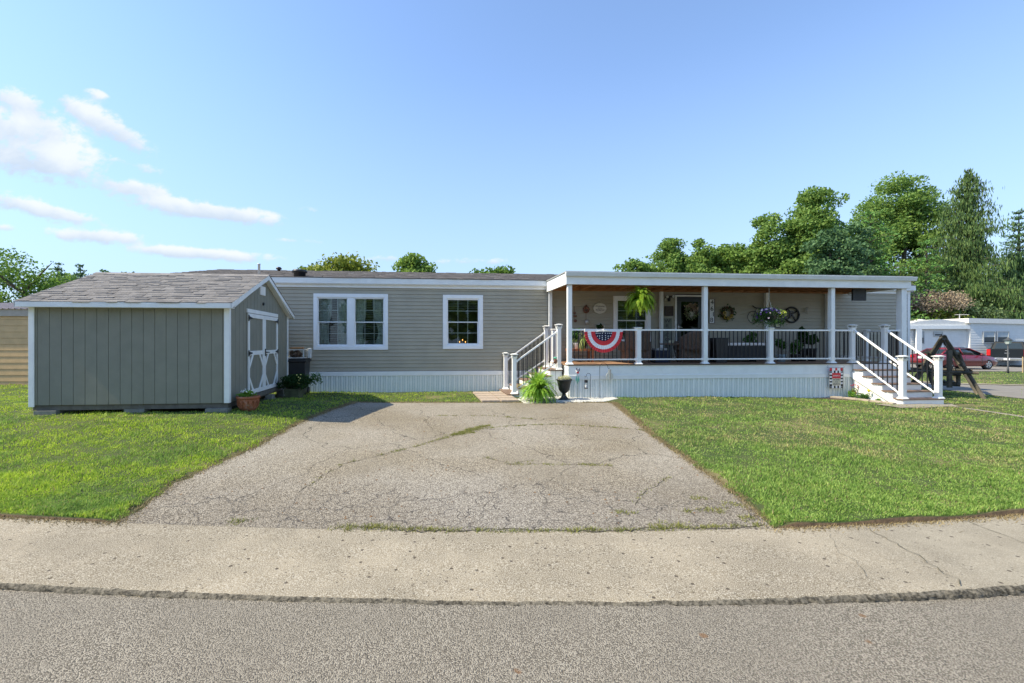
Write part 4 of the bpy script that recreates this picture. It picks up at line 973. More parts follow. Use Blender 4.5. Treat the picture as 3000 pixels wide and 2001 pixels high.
# terracotta pot at the shed corner
px_, py_ = -4.33, 8.98; zg = float(g(px_, py_))+.01
pot = thing('flower_pot', 'round terracotta pot of green plants beside the shed corner', 'flower pot', (px_, py_, zg))
m = MB(); m.lathe([(.12, 0), (.165, .06), (.195, .15), (.20, .235), (.195, .24), (.218, .245), (.222, .29), (.20, .295), (.19, .25)], n=28); p_ = m.build('pot', TERRA, pot, True)
m = MB()
for k in range(14):
    a = 2*math.pi*k/14
    for (z0, z1, da) in ((.07, .21, .22), (.07, .21, -.22)): m.tube([(.172*math.cos(a), .172*math.sin(a), z0), (.197*math.cos(a+da/2), .197*math.sin(a+da/2), (z0+z1)/2), (.205*math.cos(a+da), .205*math.sin(a+da), z1)], .006, 5)
m.build('lattice_relief', TERRA, p_, True)
MB().lathe([(.19, .262), (.01, .27)], n=20).build('soil', SOIL, pot); bush('foliage', pot, (0, 0, .33), .19, 420, .05, LIM, (1.1, 1.1, .55), .5)
m = MB()
for _ in range(16): q = rdir(1)[0]; m.ball((q[0]*.13, q[1]*.13, .38+abs(q[2])*.05), .011, 6, 4)
m.build('blossom', WHITE, pot)
# planter box with bush behind the doors
px_, py_ = -4.42, 11.6; zg = float(g(px_, py_))
pb = thing('planter_box', 'mossy wooden planter box with dark leafy bush past the shed doors', 'planter', (px_, py_, zg))
m = MB(); m.taper(0, 0, .02, .26, .34, .38)
for k in range(3): m.box(-.19, .19, -.198, -.19, .05+k*.075, .09+k*.075)
m.build('box', mat('mossy_planter_wood', (.10, .11, .06), .9, .3, 6, .4), pb)
bush('foliage', pb, (.03, 0, .42), .42, 2000, .065, DKG, (1.25, 1., .55), .1, 16); bush('foliage', pb, (.42, .1, .45), .35, 500, .05, PLG, (1.1, .6, .75), .1, 8)
m = MB()
for _ in range(7): m.ball((.22+random.gauss(0, .05), -.25, .50+random.gauss(0, .1)), .017, 6, 4)
m.build('blossom', mat('pale_yellow_petal', (.8, .75, .25), .6), pb)
# trash can with crate on top
tx, ty = -4.78, 12.80; zg = float(g(tx, ty))
tcn_ = thing('trash_can', 'black wheeled trash can between the shed and the home', 'trash can', (tx, ty, zg), .1)
BP = mat('black_plastic', (.025, .025, .027), .45, .2, 5)
m = MB(); m.taper(0, 0, .03, .93, .46, .56, .44, .56); m.build('bin_body', BP, tcn_, bevel=.02)
m = MB(); m.box(-.31, .31, -.33, .30, .931, .985); m.box(-.28, .28, -.30, .27, .986, 1.02); m.build('lid', BP, tcn_, bevel=.01)
for s_ in (-1, 1): MB().tube([(s_*.21, .22, .10), (s_*.26, .22, .10)], .10, 14).build('wheel', BP, tcn_)
zc = zg+1.03
crt = thing('milk_crate', 'pale framed crate of brown scrap sitting on the black trash can', 'crate', (tx-.02, ty-.05, zc), .1)
m = MB()
for (a, b, c_) in [(x, y, z) for x in (-.24, .24) for y in (-.18, .18) for z in (0,)]: m.box(a-.012, a+.012, b-.012, b+.012, 0, .24)
for zz in (.0, .225):
    for b in (-.18, .18): m.box(-.252, .252, b-.0121, b+.0121, zz, zz+.02)
    for a in (-.24, .24): m.box(a-.0122, a+.0122, -.17, .17, zz+.001, zz+.019)
m.build('frame', mat('pale_plastic', (.6, .62, .62), .5), crt)
bush('scrap', crt, (0, 0, .13), .2, 260, .13, mat('brown_scrap', (.12, .07, .04), .7, .5, 9, island=((.30, .24, .2), .8)), (1, .8, .7))
bx = thing('cardboard_box', 'open brown carton lying on the crate by the wall', 'box', (tx+.02, ty-.02, zc+.25), .25)
m = MB(); m.box(-.2, .15, -.13, .13, 0, .05); m.build('carton', mat('brown_cardboard', (.33, .18, .08), .8), bx)
wb_ = thing('window_fan', 'white vented box standing behind the crate at the wall', 'fan', (tx+.30, ty+.12, zg+1.03), .1)
m = MB(); m.box(-.04, .04, -.10, .10, -.0, .27); m.build('case', mat('pale_plastic', (.6, .62, .62), .5), wb_, bevel=.01)
# ------------------------------------------------------------ by the side stair: stones, fern, urn, garden stakes
STN = mat('white_landscape_stone', (.62, .61, .57), .8, .2, 20, island=((.38, .37, .33), .7))
n = 4600; hx = rng.uniform(-1.42, 1.2, n); hy = rng.uniform(-.84, -.09, n)
k = (hy > -.84+.5*np.maximum(0, (hx-.6)/.6)) & (hy > -.84+.04*np.sin(hx*6)); hx, hy = hx[k], hy[k]
hx = np.concatenate([hx, rng.uniform(-1.3, -.1, 350)]); hy = np.concatenate([hy, rng.uniform(-.09, .33, 350)])
V = []; Fs = []; base = [(-1,-.7,-.4),(1,-.8,-.4),(.8,.9,-.4),(-.9,.7,-.4),(-.6,-.5,.5),(.7,-.5,.6),(.5,.6,.5),(-.6,.5,.55)]; bf = [(4,5,6,7),(0,1,5,4),(1,2,6,5),(2,3,7,6),(3,0,4,7)]
for x, y in zip(hx, hy):
    q = W(x, y); z0 = float(g(q.x, q.y)+bump_lawn(q.x, q.y))+.006; a = random.uniform(0, 6.28); s_ = random.uniform(.012, .028); ca, sa = math.cos(a)*s_, math.sin(a)*s_; b0 = len(V)
    for (bx_, by_, bz_) in base: V.append((q.x+bx_*ca-by_*sa*.75, q.y+bx_*sa+by_*ca*.75, z0+bz_*s_*.6+random.uniform(0, .004)))
    Fs += [tuple(i+b0 for i in f_) for f_ in bf]
tag(npmesh('white_stones', np.array(V), np.array(Fs), STN), 'bed of white landscape stones along the front of the porch skirting', 'stones', kind='stuff')
fq = (-.98, -.52); zf = gz(*fq)
fp = HT('potted_fern', 'large bright green fern in front of the side stair', 'fern', (*fq, zf))
m = MB(); m.lathe([(.12, 0), (.17, .25), (.18, .26), (.16, .24)], (*fq, zf), 18); m.build('pot', mat('dark_green_pot', (.03, .06, .04), .5), fp, True)
fern('frond', fp, (fq[0], fq[1], zf+.28), 210, .60, FERN, seed=3, droop=1.9, pitch0=(.0, 1.5), lw=.042, step=.014)
uq = (-.28, -.42); zu = gz(*uq)
ur = HT('urn_planter', 'black pedestal urn filled with pale dried flowers by the stair', 'urn', (*uq, zu))
MB().lathe([(.145, .0), (.145, .03), (.10, .05), (.05, .12), (.045, .17), (.085, .20), (.135, .26), (.16, .40), (.185, .50), (.205, .515), (.20, .54), (.16, .53)], (*uq, zu), 26).build('urn', mat('black_urn', (.02, .022, .022), .5, .2), ur, True)
bush('dried_flowers', ur, (uq[0], uq[1], zu+.58), .21, 900, .035, leafmat('straw_flower', (.40, .42, .14), (.72, .70, .52), trans=.3), (1.15, 1.0, .45), .5, 14)
# tulip stake
def hpos(u, v0, y): x, z = pl(u, v0, y); return x, z
tq = hpos(1692, 1100, -.2)[0]; zt = gz(tq, -.2)
tp = HT('tulip_stake', 'red white and blue metal tulip on a thin garden stake', 'garden stake', (tq, -.2, zt))
ztop = pl(1692, 1096, -.2)[1]
m = MB(); m.tube([(tq, -.2, zt), (tq+.01, -.2, ztop*.6), (tq, -.2, ztop+.01)], .004, 6); m.build('rod', mat('green_rod', (.12, .16, .14), .5), tp)
m = MB()
for (a, s_) in ((.45, 1), (-.35, -1)):
    zb = zt+.38; m.add([(tq, -.2, zb), (tq+s_*.05, -.203, zb+.12), (tq+s_*.035, -.2, zb+.24), (tq+s_*.005, -.197, zb+.12)], [(0, 1, 2, 3)])
m.build('leaf', mat('teal_paint', (.15, .55, .38), .5), tp)
RED = mat('flag_red', (.62, .03, .04), .7, .08, 8, .1, 60); NAVY = mat('flag_navy', (.010, .012, .045), .8); FWHITE = mat('flag_white', (.80, .80, .82), .7, .04); 
m = MB(); m.ball((tq, -.2, ztop+.085), .05, 12, 8, (1, .5, 1.55)); m.add([(tq-.05, -.21, ztop+.11), (tq-.052, -.21, ztop+.19), (tq-.02, -.21, ztop+.14)], [(0, 1, 2)]); m.add([(tq+.05, -.21, ztop+.11), (tq+.052, -.21, ztop+.19), (tq+.02, -.21, ztop+.14)], [(0, 1, 2)]); fl = m.build('flower_head', FWHITE, tp, True)
m = MB(); m.add([(tq-.042, -.232, ztop+.05), (tq-.0, -.233, ztop+.01), (tq+.035, -.232, ztop+.04), (tq+.01, -.235, ztop+.09)], [(0, 1, 2, 3)]); m.build('red_petal', RED, fl)
m = MB(); m.add([(tq-.045, -.234, ztop+.10), (tq-.01, -.236, ztop+.09), (tq-.01, -.234, ztop+.16), (tq-.045, -.232, ztop+.17)], [(0, 1, 2, 3)]); m.add([(tq+.02, -.236, ztop+.07), (tq+.045, -.232, ztop+.09), (tq+.045, -.232, ztop+.16), (tq+.02, -.234, ztop+.15)], [(0, 1, 2, 3)]); m.build('navy_petal', NAVY, fl)
# shepherd hooks
def hook(u_rod, u_tip, v_top, v_tip, y, name, lab):
    x0, zt_ = pl(u_rod, v_top, y); x1, z1 = pl(u_tip, v_tip, y); z0 = gz(x0, y)-.02; r_ = abs(x1-x0)/2; cx = (x0+x1)/2; sg = 1 if x1 > x0 else -1
    h_ = HT(name, lab, 'garden hook', (x0, y, z0)); pts = [(x0, y, z0), (x0, y, zt_-r_)]
    for k in range(1, 9): a = math.pi*k/8; pts.append((cx-sg*r_*math.cos(a), y, zt_-r_+r_*math.sin(a)))
    pts += [(x1, y, z1+.03)]
    for k in range(1, 7): a = math.pi*k/6; pts.append((x1+sg*.022*(1-math.cos(a)), y, z1+.03-.025*math.sin(a)))
    MB().tube(pts, .0055, 7).build('rod', BLACK, h_, True); return x1+sg*.022, z1
hxp, hzp = hook(1730, 1718, 1093, 1104, -.24, 'small_shepherd_hook', 'short black shepherd hook holding a little lantern')
hx2, hz2 = hook(1757, 1781, 1063, 1080, -.22, 'tall_shepherd_hook', 'tall black shepherd hook holding a white wooden ornament')
# hook above swings left for the small one
x0, z0 = pl(1717, 1118, -.24); x0, z1 = pl(1717, 1138, -.24)
ln = HT('hanging_lantern', 'small black wire lantern hanging on the short hook', 'lantern', (x0, -.24, z1))
m = MB(); m.tube([(x0-.03, -.24, z1+.22), (x0-.028, -.24, z1+.31), (x0-.0, -.24, hzp+.005), (x0+.028, -.24, z1+.31), (x0+.03, -.24, z1+.22)], .003, 5)
m.lathe([(.045, .16), (.045, .22), (.02, .23)], (x0, -.24, z1), 12)
for k in range(4): a = math.pi/4+k*math.pi/2; m.tube([(x0+.038*math.cos(a), -.24+.038*math.sin(a), z1+.02), (x0+.038*math.cos(a), -.24+.038*math.sin(a), z1+.17)], .003, 4)
m.lathe([(.045, 0), (.05, .02), (.01, .03)], (x0, -.24, z1), 12); m.build('cage', BLACK, ln); MB().lathe([(.025, .03), (.025, .10)], (x0, -.24, z1), 12).build('candle', FWHITE, ln)
x0, z1 = pl(1786, 1113, -.22); x0, z2 = pl(1786, 1083, -.22)
so_ = HT('wooden_ornament', 'cream wooden gourd shaped ornament hanging from the tall hook', 'ornament', (x0, -.22, z1))
CRM = mat('cream_painted_wood', (.62, .60, .52), .7, .1, 20)
m = MB(); m.prism([(x0+.10*math.cos(a), z1+.105+.10*math.sin(a)) for a in [2*math.pi*k/20 for k in range(20)]], 'y', -.23, -.215); m.prism([(x0-.035, z1+.19), (x0+.035, z1+.19), (x0+.045, hz2-.02), (x0-.045, hz2-.02)], 'y', -.2301, -.2151); m.build('board', CRM, so_)
m = MB(); m.box(x0+.005, x0+.018, -.24, -.2305, z1+.0, hz2-.02); m.build('ribbon', mat('grey_ribbon', (.3, .28, .25), .8), so_)
# ------------------------------------------------------------ bunting on the railing
bu, bz_ = pl(1769, 971, -.075)
br_ = abs(pl(1825, 971, -.075)[0]-bu)
bun = HT('bunting_flag', 'pleated half round red white and blue bunting on the porch rail', 'bunting', (bu, -.06, bz_))
def polar(name, r0, r1, mt):
    m = MB(); n = 72; vs = []; RR = [r0+(r1-r0)*k/5 for k in range(6)]
    for r_ in RR:
        for i in range(n+1):
            a = math.pi+math.pi*i/n; pl_ = .014*r_/br_*math.sin(i*math.pi/1.5); rr = r_*(1+(.012*math.sin(i*2.3) if r_ == br_ else 0)); vs.append((bu+rr*math.cos(a), -.062-abs(pl_)-.02*math.sin(-a+math.pi if 0 else a)*-1*0, bz_+rr*math.sin(a)*1.06+.0))
    m.add(vs, [(j*(n+1)+i, j*(n+1)+i+1, (j+1)*(n+1)+i+1, (j+1)*(n+1)+i) for j in range(5) for i in range(n)]); return m.build(name, mt, bun)
polar('navy_center', .001, br_*.45, NAVY); polar('red_band', br_*.45, br_*.66, RED); polar('white_band', br_*.66, br_*.84, FWHITE); polar('red_band', br_*.84, br_, RED)
m = MB()
for rr, nn_ in ((.10, 2), (.20, 4), (.29, 6), (.37, 8)):
    for k in range(nn_): a = math.pi+math.pi*(k+.5)/nn_; star(m, bu+rr*br_*math.cos(a)*1.1, -.082, bz_+rr*br_*math.sin(a)*1.1, .021)
m.build('stars', FWHITE, bun)
m = MB(); m.box(bu-br_, bu+br_, -.075, -.065, bz_-.0, bz_+.035); 
for d in (-.97, 0, .9): m.box(bu+d*br_-.012, bu+d*br_+.012, -.08, -.03, bz_-.01, bz_+.075)
m.tube([(bu-.2, -.083, bz_+.0), (bu-.1, -.088, bz_+.03), (bu+.08, -.088, bz_+.03), (bu+.16, -.083, bz_+.012)], .007, 5)
m.build('header_band', FWHITE, bun)
# ------------------------------------------------------------ garden flag
fy = -.16; fx0, fz1 = pl(2431, 1077.5, fy); fx1, _ = pl(2469, 1080, fy); _, fz0 = pl(2431, 1137, fy)
flg = HT('garden_flag', 'small checkered home of the brave flag on a wire stand', 'garden flag', ((fx0+fx1)/2, fy, gz(fx0, fy)))
FW, FH = fx1-fx0, fz1-fz0; nw = 7
zr = [0, .13, .25, .33, .42, .50, .58, .66, .74, .82, .90, 1.0]
IV = mat('flag_ivory', (.62, .58, .46), .8); CK = [FWHITE, RED, mat('flag_black', (.02, .022, .03), .8), IV]
m = MB()
def cell(x0, x1, z0, z1, k, d=0):
    m.cur = k; m.box(fx0+FW*x0, fx0+FW*x1, fy-.003-d, fy+.003, fz1-FH*z1, fz1-FH*z0)
top = [1, 0, 1, 0, 1]; xs_ = [0, .17, .41, .57, .81, 1.0]
for i in range(5): cell(xs_[i], xs_[i+1], 0, .13, [1, 0, 1, 0, 1][i])
xs2 = [0, .17, .30, .44, .58, .71, .84, 1.0]
for i in range(7): cell(xs2[i], xs2[i+1], .13, .25, [2, 0, 2, 0, 2, 0, 2][i])
for j in range(8):
    z0_, z1_ = .25+j*.078, .25+(j+1)*.078
    for (a, b) in ((0, .17), (.84, 1.)): cell(a, b, z0_, z1_, 0 if j % 2 == 0 else 2)
cell(.17, .84, .25, .52, 1); cell(.17, .84, .52, .874, 3)
for i in range(7): cell(xs2[i], xs2[i+1], .874, 1.0, [2, 0, 2, 0, 2, 0, 2][i])
m.build('cloth', CK, flg)
m = MB(); xc = fx0+FW*.505
add_text(m, 'HOME', FH*.115, xc, fy-.005, fz1-FH*.585, .001, 1.15); add_text(m, 'of the', FH*.085, xc, fy-.005, fz1-FH*.69, .001); add_text(m, 'BRAVE', FH*.115, xc, fy-.005, fz1-FH*.80, .001, 1.1)
star(m, fx0+FW*.26, fy-.005, fz1-FH*.69, .012); star(m, fx0+FW*.75, fy-.005, fz1-FH*.69, .012); m.build('lettering', CK[2], flg)
m = MB(); add_text(m, 'AMERICA', FH*.088, xc, fy-.005, fz1-FH*.39, .001, .95)
for (a, b) in ((.085, .19), (.92, .19), (.085, .935), (.92, .935)): star(m, fx0+FW*a, fy-.005, fz1-FH*b, .022)
m.build('lettering', FWHITE, flg)
m = MB(); zz = fz1+.008; pts = [(fx0-.045, fy, zz+.035), (fx0-.06, fy, zz+.05), (fx0-.08, fy, zz+.045), (fx0-.085, fy, zz+.02), (fx0-.06, fy, zz+.0), (fx0, fy, zz), (fx1, fy, zz), (fx1+.03, fy, zz+.0), (fx1+.05, fy, zz+.02), (fx1+.04, fy, zz+.045), (fx1+.015, fy, zz+.04)]
m.tube(pts, .004, 6); m.tube([(fx1+.012, fy, zz), (fx1+.01, fy, gz(fx1, fy)-.05)], .004, 6); m.build('stand', BLACK, flg)
# flower bed by the stair
ex = [(6.9, -.07), (8.0, -.62), (8.12, -1.38)]
for i, (u, v, w_, h_, lab, yel, red) in enumerate([(2472, 1165, .20, .34, 'dark leafy plant with yellow blooms below the garden flag', 1, 0), (2503, 1170, .19, .30, 'bushy plant with tall red flower heads beside the stair skirt', 0, 1), (2532, 1174, .20, .27, 'bushy plant with one large yellow bloom nearest the stair', 1, 0), (2432, 1166, .08, .14, 'tiny dark seedling against the porch skirting', 0, 0), (2571, 1180, .10, .08, 'low trailing plant at the foot of the stair', 0, 0)]):
    X, Y, z = gp(u, v); z = float(g(X, Y)+bump_lawn(X, Y))
    f_ = thing('flower_plant', lab, 'flowers', (X, Y, z)); OFF[f_.name] = Vector((0, 0, 0))
    bush('foliage', f_, (0, 0, h_*.5), w_, int(2200*w_), .045 if i else .055, DKG if i in (0, 3) else PLG if i == 2 else LIM, (1, .8, .85), .6, 10)
    m = MB()
    if yel:
        for (a, b) in (((-.14, .17), (-.15, .06)) if i == 0 else ((-.0, .27),)):
            for k in range(9): q = rdir(1)[0]*.028; m.ball((a+q[0], -.13+q[1]*.6, b+q[2]), .018, 6, 5)
        m.build('bloom', mat('yellow_bloom', (.80, .68, .03), .6), f_)
    if red:
        for (a, b) in ((-.08, .38), (.06, .37), (-.02, .40), (.10, .33)):
            m.tube([(a*.4, 0, .1), (a, -.02, b-.02)], .003, 4)
            for k in range(5): q = rdir(1)[0]*.022; m.ball((a+q[0]*1.4, -.02+q[1], b+q[2]*.5), .012, 5, 4)
        m.build('bloom', mat('crimson_bloom', (.40, .02, .05), .6), f_)
P4 = [np.array(gp(*q)[:2]) for q in [(2440, 1166), (2610, 1188), (2560, 1160), (2500, 1160)]]
drape('mulch_bed', [P4[0], P4[1]+[0, .0], np.array(W(RS0-.1, -1.3)[:2]), np.array(W(7.0, -.06)[:2])], .006, SOIL, 8, 4)
bd = [(2432, 1168), (2470, 1171), (2510, 1175), (2550, 1180), (2585, 1184), (2622, 1189)]
for i in range(5):
    a = np.array(gp(*bd[i])[:2]); b = np.array(gp(*bd[i+1])[:2]); q = (a+b)/2; L = np.linalg.norm(b-a)-.012; an = math.atan2(b[1]-a[1], b[0]-a[0])
    o = thing('edging_stone', 'tan edging block of the flower bed, %s in the row from the flag' % ['first', 'second', 'third', 'fourth', 'fifth'][i], 'edging stone', (q[0], q[1], float(g(*q)+bump_lawn(*q))), an, group='flower bed edging stones')
    MB().box(-L/2, L/2, -.06, .06, -.03, .055).build('block', mat('tan_edging_stone', (.36, .30, .235), .9, .2, 8, .6, 40), o, bevel=.012)
# ------------------------------------------------------------ on the porch
def wallpos(u, v, y=WD-.03): x, z = pl(u, v, y); return x, z
# hanging fern (in front of the window)
fy_ = .06; fx_, fz_ = pl(1874, 893, fy_); 
hf = HT('hanging_fern', 'big hanging fern basket under the porch roof', 'hanging fern', (fx_, fy_, fz_))
MB().lathe([(.04, -.07), (.12, -.05), (.15, .05), (.16, .055), (.13, .03)], (fx_, fy_, fz_), 18).build('basket', mat('dark_green_pot', (.03, .06, .04), .5), hf, True)
fern('frond', hf, (fx_, fy_, fz_+.10), 230, .54, FERNH, seed=11, droop=2.9, pitch0=(.0, 1.5), lw=.05, step=.014)
m = MB()
for k in range(3): a = 2.1*k; m.tube([(fx_+.14*math.cos(a), fy_+.14*math.sin(a), fz_+.05), (fx_, fy_, fz_+.42)], .003, 4)
m.tube([(fx_, fy_, fz_+.42), (fx_, fy_, ZR0+.07)], .004, 5); m.build('hanger', BLACK, hf)
# petunia basket
py0 = .03; qx, qz = pl(2256, 925, py0)
pt = HT('petunia_basket', 'overflowing hanging basket of purple and white petunias', 'hanging basket', (qx, py0, qz))
MB().lathe([(.05, -.16), (.14, -.10), (.17, .0), (.18, .01), (.14, -.02)], (qx, py0, qz), 18).build('basket', BP, pt, True)
PETG = leafmat('petunia_leaf', (.02, .07, .02), (.10, .20, .04), trans=.3)
n = 2600; C = rdir(22)*np.array([.47, .26, .24])*rng.uniform(.5, 1, 22)[:, None]; C[:, 2] += np.where(C[:, 2] > 0, 0, -.03)
P = C[rng.integers(0, 22, n)]+rng.normal(size=(n, 3))*.055+np.array([qx-.03, py0, qz-.0]); V, Fq = leaves(P, .045, .1); npmesh('foliage', V, Fq, PETG, pt)
def petals(name, P, r, mt, par):
    V = []; Fs = []
    for p_ in P:
        nrm = (np.array(p_)-np.array([qx, py0+.25, qz])); nrm /= np.linalg.norm(nrm); a = np.cross(nrm, [0, 0, 1.]); a /= np.linalg.norm(a)+1e-9; b = np.cross(nrm, a); q = len(V); s_ = r*random.uniform(.7, 1.2)
        V.append(np.array(p_)-nrm*s_*.4)
        for k in range(10): t_ = 2*math.pi*k/10; rr = s_*(1 if k % 2 == 0 else .78); V.append(np.array(p_)+a*rr*math.cos(t_)+b*rr*math.sin(t_))
        Fs += [(q, q+1+k, q+1+(k+1) % 10) for k in range(10)]
    return npmesh(name, np.array(V), np.array(Fs), mt, par)
def onshell(n, cx=0, cz=0, sx=.42, sz=.22, up=.4):
    d = rdir(n); d[:, 1] = -abs(d[:, 1]); d[:, 2] += up; d /= np.linalg.norm(d, axis=1, keepdims=True)
    return d*np.array([sx, .30, sz])+np.array([qx+cx, py0, qz+cz])
petals('purple_bloom', onshell(36), .026, mat('purple_petal', (.11, .025, .20), .6, .1, 5, island=((.045, .015, .09), .9)), pt)
petals('white_bloom', onshell(22, -.05), .024, mat('pale_pink_petal', (.60, .48, .58), .6), pt)
V, Fq = leaves(onshell(160, .2, .05, .16, .14), .045, .2); npmesh('sunlit_leaf', V, Fq, leafmat('sunlit_leaf', (.35, .45, .05), (.6, .65, .15)), pt)  # leaves in the sun at upper right, sunlight put into their colour
m = MB()
for k in range(3): a = 2.1*k+.4; m.tube([(qx+.16*math.cos(a), py0+.16*math.sin(a), qz+.02), (qx-.03, py0, qz+.48)], .0045, 4)
m.tube([(qx-.03, py0, qz+.48), (qx-.03, py0, ZR0+.07)], .006, 5); m.build('hanger', mat('pale_rope', (.5, .48, .4), .8), pt)
# wall decorations, left part
def wall_thing(name, lab, cat, u, v, y=WD-.035): x, z = wallpos(u, v, y); return HT(name, lab, cat, (x, y, z)), x, z
RUST = mat('rusty_metal', (.16, .075, .045), .7, .4, 10)
o, x, z = wall_thing('wind_chime', 'rusty bell and flower wind chime on the left porch wall', 'wind chime', 1716, 905)
m = MB()
for k in range(9): a = k*.7; m.ball((x+.07*math.cos(a), WD-.07, z-.02+.07*math.sin(a)), .045, 8, 6)
m.ball((x, WD-.07, z+.10), .035, 8, 6); m.tube([(x, WD-.05, z-.08), (x+.005, WD-.05, z-.33)], .006, 5); o1 = m.build('flower', RUST, o, True)
MB().lathe([(.0, .08), (.045, .07), (.06, .0), (.055, -.05), (.03, -.09)], (x+.02, WD-.09, z-.40), 14).build('bell', mat('tarnished_silver', (.45, .43, .40), .35, metal=.6), o, True)
m = MB()
for k in range(4): m.tube([(x-.03+k*.03, WD-.09, z-.49), (x-.03+k*.03, WD-.09, z-.66)], .005, 5)
m.build('pipe', mat('tarnished_silver', (.45, .43, .40), .35, metal=.6), o)
o, x, z = wall_thing('porch_sign', 'cream scalloped welcome to our porch sign', 'sign', 1757, 903)
m = MB(); pts = []
for k in range(48): a = 2*math.pi*k/48; r_ = .185*(1+.06*abs(math.cos(a*4.0))); pts.append((x+r_*1.08*math.cos(a), z+r_*.86*math.sin(a)))
m.prism(pts, 'y', WD-.055, WD-.035); m.tube([(x-.09, WD-.045, z+.14), (x, WD-.04, z+.26), (x+.09, WD-.045, z+.14)], .003, 4); m.build('board', CRM, o)
m = MB(); add_text(m, 'Welcome', .075, x, WD-.057, z+.065, .001); add_text(m, 'to our', .055, x+.01, WD-.057, z+.005, .001); add_text(m, 'PORCH', .08, x, WD-.057, z-.06, .001); m.build('lettering', mat('dark_letter', (.07, .06, .05), .8), o)
o, x, z = wall_thing('pumpkin_decor', 'round wreath with dark leaves low on the porch wall behind the bunting', 'wreath', 1758, 958)
m = MB(); n = 24; m.tube([(x+.13*math.cos(2*math.pi*k/n), WD-.06, z-.02+.12*math.sin(2*math.pi*k/n)) for k in range(n+1)], .022, 7); m.build('ring', CRM, o, True); bush('foliage', o, (x-.03, WD-.10, z+.03), .14, 220, .05, DKG, (1, .4, .9))
o, x, z = wall_thing('metal_decor', 'dark hanging metal ornament behind the left porch post', 'ornament', 1682, 915)
m = MB(); m.tube([(x, WD-.05, z+.2), (x, WD-.05, z-.3)], .007, 5); m.ball((x, WD-.09, z-.02), .04, 8, 6); m.ball((x+.02, WD-.09, z-.26), .05, 8, 6); m.lathe([(.05, .03), (.05, -.03)], (x+.01, WD-.1, z+.03-.15), 10); m.build('ornament_body', RUST, o, True)
# wooden side table with plants, left
bx0, bz0 = pl(1663, 1021, 1.45); bx1, _ = pl(1735, 1021, 1.45)
o = HT('plant_bench', 'low wooden bench carrying potted plants at the left end of the porch', 'bench', ((bx0+bx1)/2, 1.45, DZ))
WOOD = mat('orange_stained_wood', (.36, .14, .06), .6, .25, 6); m = MB(); m.box(bx0, bx1, 1.25, 1.65, bz0-.07, bz0); m.build('seat', WOOD, o, bevel=.004)
for (a, b) in ((bx0+.05, 1.29), (bx1-.05, 1.29), (bx0+.05, 1.61), (bx1-.05, 1.61)): B('leg', WOOD, o, a-.03, a+.03, b-.03, b+.03, DZ, bz0-.0705)
sxp = pl(1708, 1000, 1.4)[0]
o = HT('spider_plant', 'spider plant trailing long pale leaves from a pot on the bench', 'potted plant', (sxp, 1.4, bz0))
MB().lathe([(.08, .0), (.12, .20), (.125, .21)], (sxp, 1.4, bz0), 16).build('pot', BP, o, True); strapleaves('foliage', o, (sxp, 1.35, bz0+.3), 90, .48, .011, leafmat('spider_leaf', (.12, .24, .04), (.50, .55, .22)), (-.2, 1.3), 2.2, 5)
sxp2 = pl(1684, 1000, 1.5)[0]
o = HT('leafy_pot_plant', 'green leafy plant in a pale pot beside the spider plant', 'potted plant', (sxp2, 1.5, bz0))
MB().lathe([(.06, .0), (.08, .16), (.085, .17)], (sxp2, 1.38, bz0), 14).build('pot', FWHITE, o, True); bush('foliage', o, (sxp2, 1.42, bz0+.42), .22, 420, .08, PLG, (.8, .8, 1.1), .5)
# wicker chairs
WICK = mat('brown_wicker', (.13, .082, .058), .8, .25, 30, .8, 160)
def wicker(name, lab, x, y, face, wdt=.66, arch=.0, hgt=.98):
    """high-backed wicker armchair, face = rotation about z (0 looks towards the street)"""
    o = HT(name, lab, 'chair', (x, y, DZ), rz=face); h0 = OFF[o.name]
    n = 12; vs = []; m = MB()
    for j in range(7):
        zt_ = .35+(hgt-.35)*j/6
        for i in range(n+1):
            a = math.pi*(i/n); r_ = wdt/2*(1+.05*j/6); zz = zt_
            if arch: zz = .35+(hgt-.35-(arch*abs(math.cos(a))**1.5))*j/6
            vs.append((r_*math.cos(a), .05+r_*math.sin(a)*.72+.03*j/6, zz))
    m.add(vs, [(j*(n+1)+i, j*(n+1)+i+1, (j+1)*(n+1)+i+1, (j+1)*(n+1)+i) for j in range(6) for i in range(n)])
    bk = m.build('backrest', WICK, o, True); sd = bk.modifiers.new('thick', 'SOLIDIFY'); sd.thickness = .035
    MB().box(-wdt/2+.02, wdt/2-.02, -.30, .22, .10, .40).build('seat', WICK, o, bevel=.02)
    MB().box(-wdt/2+.05, wdt/2-.05, -.29, .18, .401, .47).build('cushion', mat('dark_cushion', (.03, .035, .05), .9), o, bevel=.02)
    for s_ in (-1, 1): MB().box(s_*wdt/2-.045, s_*wdt/2+.045, -.31, .10, .35, .62).build('armrest', WICK, o, bevel=.025)
    for a in (-1, 1):
        for b in (-.26, .18): MB().lathe([(.02, 0), (.025, .10)], (a*(wdt/2-.06), b, 0), 8).build('leg', WICK, o)
    return o
wicker('wicker_chair', 'high backed brown wicker chair behind the bunting', pl(1863, 1000, .62)[0], .62, R(180), .72, .0, .92)
wicker('wicker_chair', 'brown wicker chair with a rising arched back in front of the door', pl(2030, 1000, .75)[0], .75, R(165), .80, .22, .95)
tx0 = pl(1962, 1000, .9)[0]
o = HT('side_table', 'small round wicker side table between the two wicker chairs', 'table', (tx0, .9, DZ))
MB().lathe([(.30, .52), (.30, .56), (.0, .565)], (tx0, .9, DZ), 24).build('tabletop', WICK, o); 
for k in range(3): a = 2.1*k; MB().tube([(tx0+.10*math.cos(a), .9+.10*math.sin(a), DZ+.52), (tx0+.23*math.cos(a), .9+.23*math.sin(a), DZ)], .014, 6).build('leg', BLACK, o)
jx, jz = pl(1960, 1007, .85)
